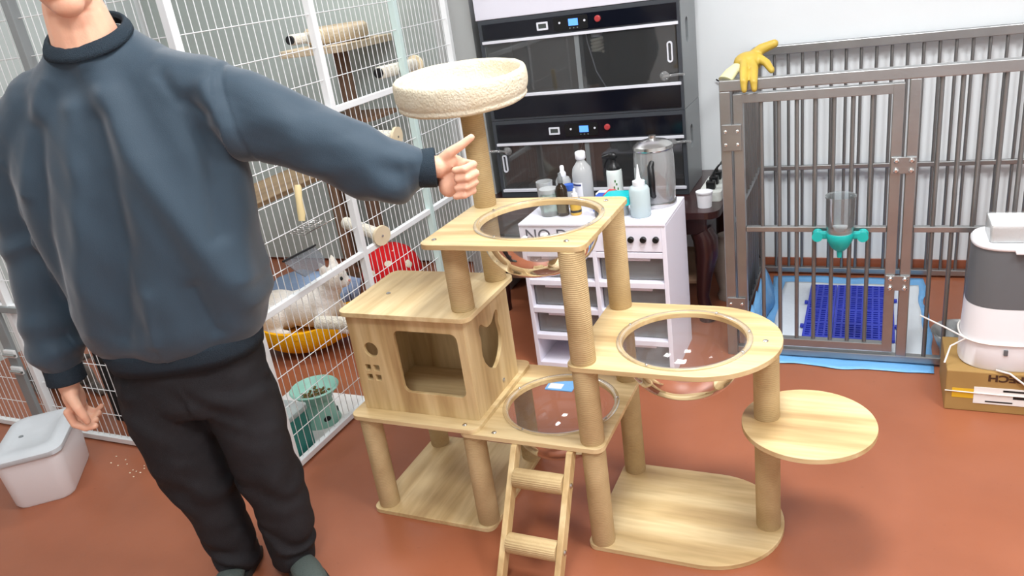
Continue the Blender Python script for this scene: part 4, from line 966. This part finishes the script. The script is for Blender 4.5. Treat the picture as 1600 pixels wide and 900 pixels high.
# things on the table at the right of the tower
c = (-.658, 3.31, .55); t = thing('white_tub', c, 'small white plastic tub on the end of the dark table', 'tub')
lath(t, 'tub', [(0, 0), (.030, 0), (.034, .060), (0, .060)], c, M['lab']); lath(t, 'lid', [(.035, .060), (.037, .062), (.037, .070), (0, .072)], c, M['lab'])
t = thing('power_strip', (-.63, 3.42, .55), 'white power strip with black plugs on the dark table', 'power strip')
MB().plate(rrect(-.70, 3.38, -.60, 3.66, .015), [], .5505, .592).build('housing', mat('cream_plastic', (222, 226, 220), .4), t, bevel=.006)
for y in (3.44, 3.52, 3.60):
    p = MB().box((-.672, y-.018, .592), (-.632, y+.018, .63)).build('plug', M['black'], t, bevel=.005)
    MB().tube([(-.652, y, .63), (-.652, y, .645)], [.008, .005], 8).build('strain_relief', M['black'], p)
for i, pts in enumerate(([(-.652, 3.52, .645), (-.60, 3.60, .72), (-.575, 3.75, .80), (-.62, 3.92, .93), (-.70, 3.93, 1.0)], [(-.652, 3.44, .645), (-.61, 3.46, .70), (-.565, 3.48, .66), (-.535, 3.50, .45), (-.53, 3.54, .20), (-.535, 3.64, .005)], [(-.652, 3.60, .645), (-.60, 3.66, .69), (-.56, 3.72, .62), (-.56, 3.8, .3), (-.50, 3.86, .1)])):
    v = [Vector(p) for p in pts]; out = []
    for k in range(len(v)-1):
        p0, p1, p2, p3 = v[max(k-1, 0)], v[k], v[k+1], v[min(k+2, len(v)-1)]
        for q in range(6):
            u = q/6; out.append(.5*((2*p1)+(-p0+p2)*u+(2*p0-5*p1+4*p2-p3)*u*u+(-p0+3*p1-3*p2+p3)*u**3))
    out.append(v[-1])
    MB().tube(out, .0035, 6).build('black_cable', M['black'], None, smooth=180, label=['black cable running up the white wall beside the glass cabinet', 'black cable hanging off the end of the dark table', 'black cable curling down behind the dark table'][i], cat='cable')
c = (-.615, 3.56, 0); t = thing('ceramic_urn', c, 'pale ceramic urn on the floor beside the dark table', 'urn')
lath(t, 'urn', [(0, 0), (.045, 0), (.05, .02), (.038, .05), (.06, .13), (.068, .20), (.06, .27), (.038, .31), (.042, .33), (.035, .335), (.03, .31), (0, .30)], c, mat('stoneware', (166, 156, 146), .4, var=(8, (130, 116, 106), .3)), 32)
# small floor bits behind the tree
t = MB().plate(rrect(-1.20, 2.56, -1.08, 2.65, .004), [], .0005, .004).build('paper_packet', M['pad_blue'], None, label='blue and white paper packet lying on the floor behind the cat tree', cat='packet')
MB().plate(rrect(-1.19, 2.57, -1.13, 2.61, .002), [], .004, .0048).build('white_panel', M['lab'], t)
# ------------------------------------------------------------------ white storage bin, bottom left
M['bin'] = mat('white_bin_plastic', (238, 236, 238), .35); M['binlid'] = mat('pale_grey_lid', (200, 205, 209), .45, var=(10, (188, 193, 197), .3))
BA = math.radians(40); bu = Vector((math.cos(BA), math.sin(BA), 0)); bv = Vector((-bu.y, bu.x, 0))
bc = Vector((-2.905, 1.540, 0))
def brr(hx, hy, r, z): return [tuple(bc+bu*p[0]+bv*p[1]+Vector((0, 0, z))) for p in rrect(-hx, -hy, hx, hy, r, 6)]
st = thing('storage_bin', (bc.x, bc.y, 0), 'white plastic storage bin with a grey lid on the floor beside the man', 'storage bin')
MB().rings([brr(.100, .155, .045, 0), brr(.106, .161, .045, .012), brr(.116, .172, .045, .19), brr(.116, .172, .045, .205), brr(.112, .168, .043, .205), brr(.102, .157, .043, .02)]).build('tub', M['bin'], st, smooth=45)
ld2 = MB().rings([brr(.124, .180, .05, .196), brr(.127, .183, .05, .200), brr(.125, .181, .05, .216), brr(.107, .163, .045, .226), brr(.08, .13, .04, .230), brr(.072, .12, .038, .222), brr(.02, .02, .015, .220)]).build('lid', M['binlid'], st, smooth=50)
MB().tube([tuple(bc+bu*-.05+bv*.0+Vector((0, 0, .219))), tuple(bc+bu*-.05+Vector((0, 0, .224)))], [.010, .008], 16).build('vent_knob', M['cab_grey'], ld2, smooth=40)
# spilt litter crumbs by the cage front
cb = MB()
for i in range(70):
    x = -2.45+random.gauss(0, .14); y = 1.72+random.gauss(0, .035)
    if y > 1.79: continue
    ell(cb, (x, y, .002), (.003+.002*random.random(), .003, .002), None, 6, 4)
cb.build('litter_crumbs', M['cream_felt'], None, label='pale litter crumbs scattered along the cage front', cat='crumbs', kind='stuff')
# ------------------------------------------------------------------ the man
MP = Vector((-1.56, 1.47, 0)); MROT = math.atan2(.3982, .9173)
def L3(u, v, z): return Vector((u, -v, z))          # u: his left (image right), v: toward the viewer, z: up
M['skin'] = mat('skin', (236, 190, 160), .5, spec=.4, bump=(220, .08, 3), var=(22, (226, 168, 142), .3))
M['skin'].node_tree.nodes['Principled BSDF'].inputs['Subsurface Weight'].default_value = .12
M['skin'].node_tree.nodes['Principled BSDF'].inputs['Subsurface Radius'].default_value = (.01, .004, .002)
M['sweat'] = mat('slate_blue_sweatshirt', (46, 64, 78), .62, spec=.35, bump=(500, .12, 2), sheen=.25)
M['rib'] = mat('slate_blue_rib', (42, 54, 64), .75, spec=.2, bump=(420, .5, 2))
M['jeans'] = mat('black_jeans', (40, 40, 43), .75, spec=.3, bump=(450, .25, 3), var=(5, (27, 27, 30), .25))
M['hair'] = mat('black_hair', (18, 16, 15), .6, bump=(160, .6, 4))

def cl(mb, pts, rs, seg=16): return chain(mb, [L3(*p) for p in pts], rs, seg)
bd = MB()
# head and neck
hd = L3(-.130, .135, 1.772)
ell(bd, hd+Vector((0, .012, .015)), (.078, .098, .108)); ell(bd, hd+Vector((.004, -.022, -.045)), (.062, .072, .075)); ell(bd, L3(-0.117, .185, 1.675), (.036, .030, .030))
bd.tube([L3(-0.121, .222, 1.802), L3(-0.119, .240, 1.762), L3(-0.119, .247, 1.749)], [.009, .013, .012], 10)
ell(bd, L3(-0.119, .240, 1.747), (.017, .013, .010))
for s in (-1, 1):
    ell(bd, hd+Vector((s*.080, .018, -.012)), (.010, .020, .032)); ell(bd, L3(-0.123+s*.034, .203, 1.782), (.020, .012, .012))
ell(bd, L3(-0.118, .219, 1.707), (.025, .010, .006)); ell(bd, L3(-0.118, .217, 1.696), (.022, .010, .007))
cl(bd, [(-.15, .07, 1.50), (-.150, .088, 1.58), (-.147, .105, 1.66)], [.084, .078, .066])
# torso, arms and legs under the clothes
for z, a, b in ((.86, .15, .10), (1.0, .14, .095), (1.2, .17, .10), (1.36, .17, .10), (1.46, .14, .075)): ell(bd, L3(-.155, .07, z), (a, b, .13))
cl(bd, [(-.02, .06, 1.47), (.13, .06, 1.41), (.31, .06, 1.29), (.47, .055, 1.20), (.598, .05, 1.183)], [.055, .05, .042, .036, .028])
cl(bd, [(-.30, .06, 1.47), (-.41, .05, 1.34), (-.465, .06, 1.15), (-.485, .10, .90), (-.486, .12, .735)], [.055, .048, .042, .036, .027])
for x0, x1, x2 in ((-.085, -.045, -.045), (-.225, -.235, -.22)):
    cl(bd, [(x0, .06, .82), (x1, .075, .46), (x2, .06, .09)], [.085, .055, .04])
# his left hand: fist, palm side to the viewer, thumb out
hz = 1.0
def palm(c, r, ang, ax='Y'): ell(bd, c, r, Matrix.Rotation(ang, 3, ax), 18, 12)
palm(L3(.633, .034, 1.158), (.044, .017, .050), math.radians(10)); palm(L3(.622, .046, 1.190), (.030, .017, .026), math.radians(-20)); palm(L3(.618, .045, 1.130), (.026, .016, .030), 0)
for i, (z, du, r) in enumerate(((1.180, .004, .0108), (1.157, .006, .0112), (1.134, .001, .0106), (1.113, -.006, .0094))):
    cl(bd, [(.658+du, .024, z), (.686+du, .048, z-.003), (.664+du, .076, z-.006), (.640+du, .070, z-.007)], [r*1.05, r, r*.95, r*.86], 12)
cl(bd, [(.612, .045, 1.196), (.640, .056, 1.217), (.668, .058, 1.230), (.696, .056, 1.246)], [.0165, .0135, .0115, .0092], 12)
# his right hand: relaxed, fingers curled in, thumb in front
palm(L3(-.492, .108, .702), (.021, .040, .050), math.radians(-6)); palm(L3(-.478, .135, .715), (.018, .020, .030), math.radians(20))
for i, (v, dz, r) in enumerate(((.140, -.004, .0108), (.117, -.002, .0112), (.094, .002, .0106), (.073, .008, .0094))):
    cl(bd, [(-.503, v, .674+dz), (-.494, v+.004, .637+dz), (-.468, v+.004, .622+dz), (-.444 if i == 0 else -.452, v-.002, .622+dz+.004*i)], [r*1.08, r, r*.95, r*.85], 12)
cl(bd, [(-.478, .140, .722), (-.456, .160, .690), (-.448, .162, .664), (-.446, .158, .645)], [.0165, .0135, .0118, .0095], 12)
man = put('person', remesh(bd, .0034, 3), M['skin'], None, MP, MROT, 'man in a slate blue sweatshirt and black jeans pointing his thumb at the cat tree', 'person')
def child(mb, name, m, par=man, smooth=180, sub=0):
    me = bpy.data.meshes.new(name); me.from_pydata([tuple(p) for p in mb.v], [], mb.f); me.update(); me.materials.append(m)
    for p in me.polygons: p.use_smooth = True
    if smooth < 180: me.set_sharp_from_angle(angle=math.radians(smooth))
    o = bpy.data.objects.new(name, me); COL.objects.link(o); o.parent = par
    if sub: s_ = o.modifiers.new('s', 'SUBSURF'); s_.levels = s_.render_levels = sub
    return o
M['eyewhite'] = mat('eye_white', (236, 234, 230), .2); M['iris'] = mat('dark_iris', (30, 22, 18), .15); M['lip'] = mat('lips', (188, 112, 100), .45)
for s in (-1, 1):
    e = MB(); ell(e, L3(-0.123+s*.034, .2115, 1.783), (.013, .006, .006)); eo = child(e, 'eye', M['eyewhite'])
    e = MB(); ell(e, L3(-0.123+s*.034, .2165, 1.783), (.0062, .0025, .0065)); child(e, 'iris', M['iris'], eo)
    b_ = MB().tube([L3(-0.123+s*.014, .219, 1.802), L3(-0.123+s*.034, .219, 1.807), L3(-0.123+s*.058, .205, 1.801)], [.004, .005, .003], 8, flat=.6); child(b_, 'eyebrow', M['hair'])
e = MB(); ell(e, L3(-0.118, .2225, 1.705), (.022, .008, .0045)); ell(e, L3(-0.118, .2215, 1.696), (.019, .008, .005)); child(e, 'lips', M['lip'])
hr = MB(); ell(hr, hd+Vector((0, .026, .036)), (.088, .102, .104)); ell(hr, hd+Vector((0, .06, -.01)), (.078, .062, .08))
ho = put('hair', remesh(hr, .005, 4), M['hair'], man)
# sweatshirt
def ellring(cu, cv, z, a, b, n=48, e=2.4, tilt=0):
    out = []
    for k in range(n):
        t = 2*PI*k/n; c, s_ = math.cos(t), math.sin(t)
        x = a*abs(c)**(2/e)*(1 if c >= 0 else -1); y = b*abs(s_)**(2/e)*(1 if s_ >= 0 else -1)
        out.append(L3(cu+x, cv, z)+Vector((0, y, -tilt*y)))
    return out
sw = MB()
TOR = [(.815, -.158, .075, .212, .140), (.845, -.158, .078, .226, .152), (.895, -.157, .08, .236, .158), (.98, -.156, .08, .250, .158), (1.10, -.156, .08, .268, .152), (1.22, -.156, .076, .282, .145),
       (1.32, -.155, .072, .282, .138), (1.40, -.154, .068, .268, .126), (1.46, -.153, .066, .245, .114), (1.515, -.152, .066, .205, .102, -.1), (1.548, -.151, .068, .158, .097, -.22), (1.575, -.150, .074, .120, .094, -.34), (1.596, -.150, .08, .098, .090, -.42)]
sw.rings([ellring(t_[1], t_[2], t_[0], t_[3], t_[4], 48, 2.4 if t_[0] < 1.53 else 2.1, t_[5] if len(t_) > 5 else 0) for t_ in TOR])
cl(sw, [(-.02, .06, 1.455), (.06, .062, 1.43), (.15, .064, 1.385), (.22, .066, 1.345), (.29, .067, 1.308), (.37, .066, 1.258), (.44, .064, 1.212), (.490, .06, 1.192), (.522, .057, 1.187)], [.10, .102, .098, .095, .094, .090, .087, .080, .066], 24)
cl(sw, [(-.30, .06, 1.455), (-.37, .055, 1.41), (-.425, .05, 1.33), (-.455, .055, 1.22), (-.468, .065, 1.12), (-.478, .08, 1.00), (-.485, .095, .91), (-.488, .107, .862), (-.486, .112, .832)], [.10, .100, .094, .086, .080, .074, .076, .074, .062], 24)
sme = remesh(sw, .0055, 14, .6)
def ridg(x): return 1-abs(mnoise.noise(x))*2.2
def bump(x, w): return math.exp(-(x/w)**2)
FOLDS = [([(-.10, 1.47), (-.075, 1.34), (-.02, 1.18), (.03, 1.03), (.075, .93)], .034, .020), ([(-.125, 1.42), (-.125, 1.32), (-.15, 1.14), (-.22, .90)], .028, -.016),
         ([(-.19, 1.45), (-.21, 1.26), (-.27, 1.05), (-.30, .92)], .030, .014), ([(-.29, 1.42), (-.34, 1.2), (-.37, 1.0)], .026, -.014), ([(.02, 1.50), (.05, 1.44), (.10, 1.40)], .018, -.010),
         ([(.11, 1.46), (.14, 1.36), (.13, 1.2), (.08, 1.0)], .022, .012), ([(.075, 1.44), (.09, 1.32), (.06, 1.12)], .022, -.012), ([(-.24, 1.52), (-.31, 1.40), (-.36, 1.28)], .022, .010), ([(-.02, 1.0), (.0, .88)], .020, -.012), ([(-.13, 1.0), (-.15, .88)], .02, .010)]
nrm = [v.normal.copy() for v in sme.vertices]
for v, n_ in zip(sme.vertices, nrm):
    p = v.co; u, vv, z = p.x, -p.y, p.z; d = 0
    # long soft folds hanging from the shoulders, fanning to the hem
    torso = 1/(1+math.exp((u-.14)*40))*1/(1+math.exp((-.42-u)*40))
    q = Vector((u*7.5+ (z-1.2)*2.6*(1 if u > -.15 else -1), z*1.3, .3+p.y*2)); d += torso*.010*mnoise.noise(q)
    q = Vector((u*15+(z-1.1)*6, z*3.0, 5.1)); d += torso*.007*mnoise.noise(q)
    # diagonal pulls from the left armpit down across the chest
    d += torso*.0065*math.sin(u*40+(z-1.1)*7*(u+.15)*4+3.2*mnoise.noise(Vector((u*4, z*2.2, 1.7))))*(.35+.65*bump(z-1.05, .28))
    if vv > .03:
        for pl_, w_, A in FOLDS:
            best = 9
            for (u0, z0), (u1, z1) in zip(pl_, pl_[1:]):
                dx, dz = u1-u0, z1-z0; t = min(max(((u-u0)*dx+(z-z0)*dz)/(dx*dx+dz*dz), 0), 1)
                best = min(best, math.hypot(u-u0-dx*t, z-z0-dz*t))
            if best < w_*3: d += A*bump(best, w_)
    # blousing just above the hem band
    if torso > .5: d += .008*bump(z-.872, .03)*(.6+.8*mnoise.noise(Vector((u*11, p.y*9, 2))))
    d -= .0035*bump(u-(.163+(z-1.36)*-.12), .005) if z > 1.22 else 0
    # pointing sleeve
    if u > .13:
        k = (u-.13)/.42; ph = u*46+z*20+2.2*mnoise.noise(Vector((u*9, p.y*10, z*9)))
        d += (.002+.007*bump(u-.49, .05)+.003*bump(u-.17, .06))*math.sin(ph); d += .011*mnoise.noise(Vector((u*8+z*6, p.y*9, z*16-u*2)))
    if u < -.41 and z < 1.36:
        ph = z*62+2.5*mnoise.noise(Vector((u*10, p.y*10, z*8))); d += (.0015+.006*bump(z-.87, .05)+.003*bump(z-1.14, .07))*math.sin(ph); d += .006*mnoise.noise(Vector((u*12, p.y*12, z*5)))
    v.co = p+n_*d
swo = put('sweatshirt', sme, M['sweat'], man)
# ribbed collar, cuffs, hem
def crg(a, b, z): return ellring(-.150, .081, z, a, b, 56, 2.0, -.42)
child(MB().rings([crg(.094, .086, 1.590), crg(.104, .096, 1.593), crg(.1015, .0935, 1.604), crg(.0945, .0865, 1.616), crg(.0895, .0815, 1.621), crg(.0845, .0765, 1.619), crg(.083, .075, 1.610)], False), 'collar', M['rib'], swo)
def cuff(p0, p1, r0, r1, nm='cuff'):
    a, b = L3(*p0), L3(*p1); d = (b-a)
    return child(MB().tube([a, a+d*.08, a+d*.5, a+d*.94, b, b-d*.05, b-d*.4], [r0*.9, r0, (r0+r1)/2*1.02, r1*1.02, r1*.96, r1*.8, r1*.78], 28), nm, M['rib'], swo)
cuff((.530, .057, 1.187), (.597, .052, 1.183), .046, .049); cuff((-.486, .112, .818), (-.486, .118, .752), .046, .049)
child(MB().rings([ellring(-.158, .074, .777, .196, .128), ellring(-.158, .074, .772, .203, .134), ellring(-.158, .075, .797, .208, .138), ellring(-.158, .076, .824, .214, .143), ellring(-.158, .077, .837, .210, .140)]), 'hem_band', M['rib'], swo)
# jeans
jn = MB()
jn.rings([ellring(-.158, .07, z, a, b) for z, a, b in ((.86, .165, .11), (.80, .19, .122), (.72, .198, .128), (.66, .196, .124), (.62, .18, .112))])
cl(jn, [(-.065, .072, .68), (-.048, .078, .58), (-.042, .085, .48), (-.036, .075, .36), (-.032, .065, .25), (-.040, .058, .14), (-.043, .055, .065)], [.112, .104, .092, .088, .083, .078, .072], 24)
cl(jn, [(-.258, .072, .70), (-.262, .082, .58), (-.254, .092, .48), (-.240, .080, .36), (-.230, .066, .25), (-.224, .058, .14), (-.222, .055, .065)], [.118, .116, .104, .092, .082, .073, .069], 24)
jme = remesh(jn, .006, 8, .5)
nrm = [v.normal.copy() for v in jme.vertices]
for v, n_ in zip(jme.vertices, nrm):
    p = v.co; u, z = p.x, p.z; c = -.042 if u > -.145 else -.238
    d = .006*mnoise.noise(Vector((u*12, p.y*12, z*6)))
    ph = z*66+(u-c)*45+4.5*mnoise.noise(Vector((u*9, p.y*9, z*9)))
    d += (.0006+.0045*bump(z-.36, .06)+.006*bump(z-.10, .08)+.003*bump(z-.66, .06))*math.sin(ph); d += .007*mnoise.noise(Vector((u*6+z*5, p.y*7, z*9-u*8)))
    v.co = p+n_*d
    if v.co.z < .012: v.co.z = .012
put('jeans', jme, M['jeans'], man)
# shoes
M['shoe'] = mat('grey_green_shoe', (78, 88, 84), .8, bump=(200, .4, 3)); M['sole'] = mat('dark_sole', (44, 42, 40), .7); M['sock'] = mat('white_sock', (230, 224, 216), .9)
for x, yaw in ((-.043, 34), (-.222, -6)):
    R_ = Matrix.Rotation(math.radians(yaw), 3, 'Z'); o_ = L3(x, .05, 0)
    def foot(z, s): 
        pr = [(-.085, .030), (-.06, .040), (0, .040), (.06, .042), (.11, .049), (.15, .049), (.18, .042), (.20, .026), (.206, .006)]
        pts = [(w_, l_) for l_, w_ in pr]+[(-w_, l_) for l_, w_ in pr[::-1]]
        return [o_+R_ @ Vector((a*s, -(b*s), z)) for a, b in pts]
    so = child(MB().rings([foot(0, 1.0), foot(.006, 1.03), foot(.020, 1.03), foot(.024, 1.0)]), 'sole', M['sole'], man, 40)
    up_ = MB(); ell(up_, o_+R_ @ Vector((0, -.10, .040)), (.044, .10, .032), R_); ell(up_, o_+R_ @ Vector((0, .02, .045)), (.040, .085, .045), R_); ell(up_, o_+R_ @ Vector((0, -.13, .033)), (.046, .070, .026), R_)
    sh = put('shoe', remesh(up_, .005, 4), M['shoe'], man)
    so.name = 'sole'; so.parent = sh
    sk = MB(); ell(sk, o_+R_ @ Vector((0, .0, .085)), (.040, .055, .035), R_); child(sk, 'sock', M['sock'], man)
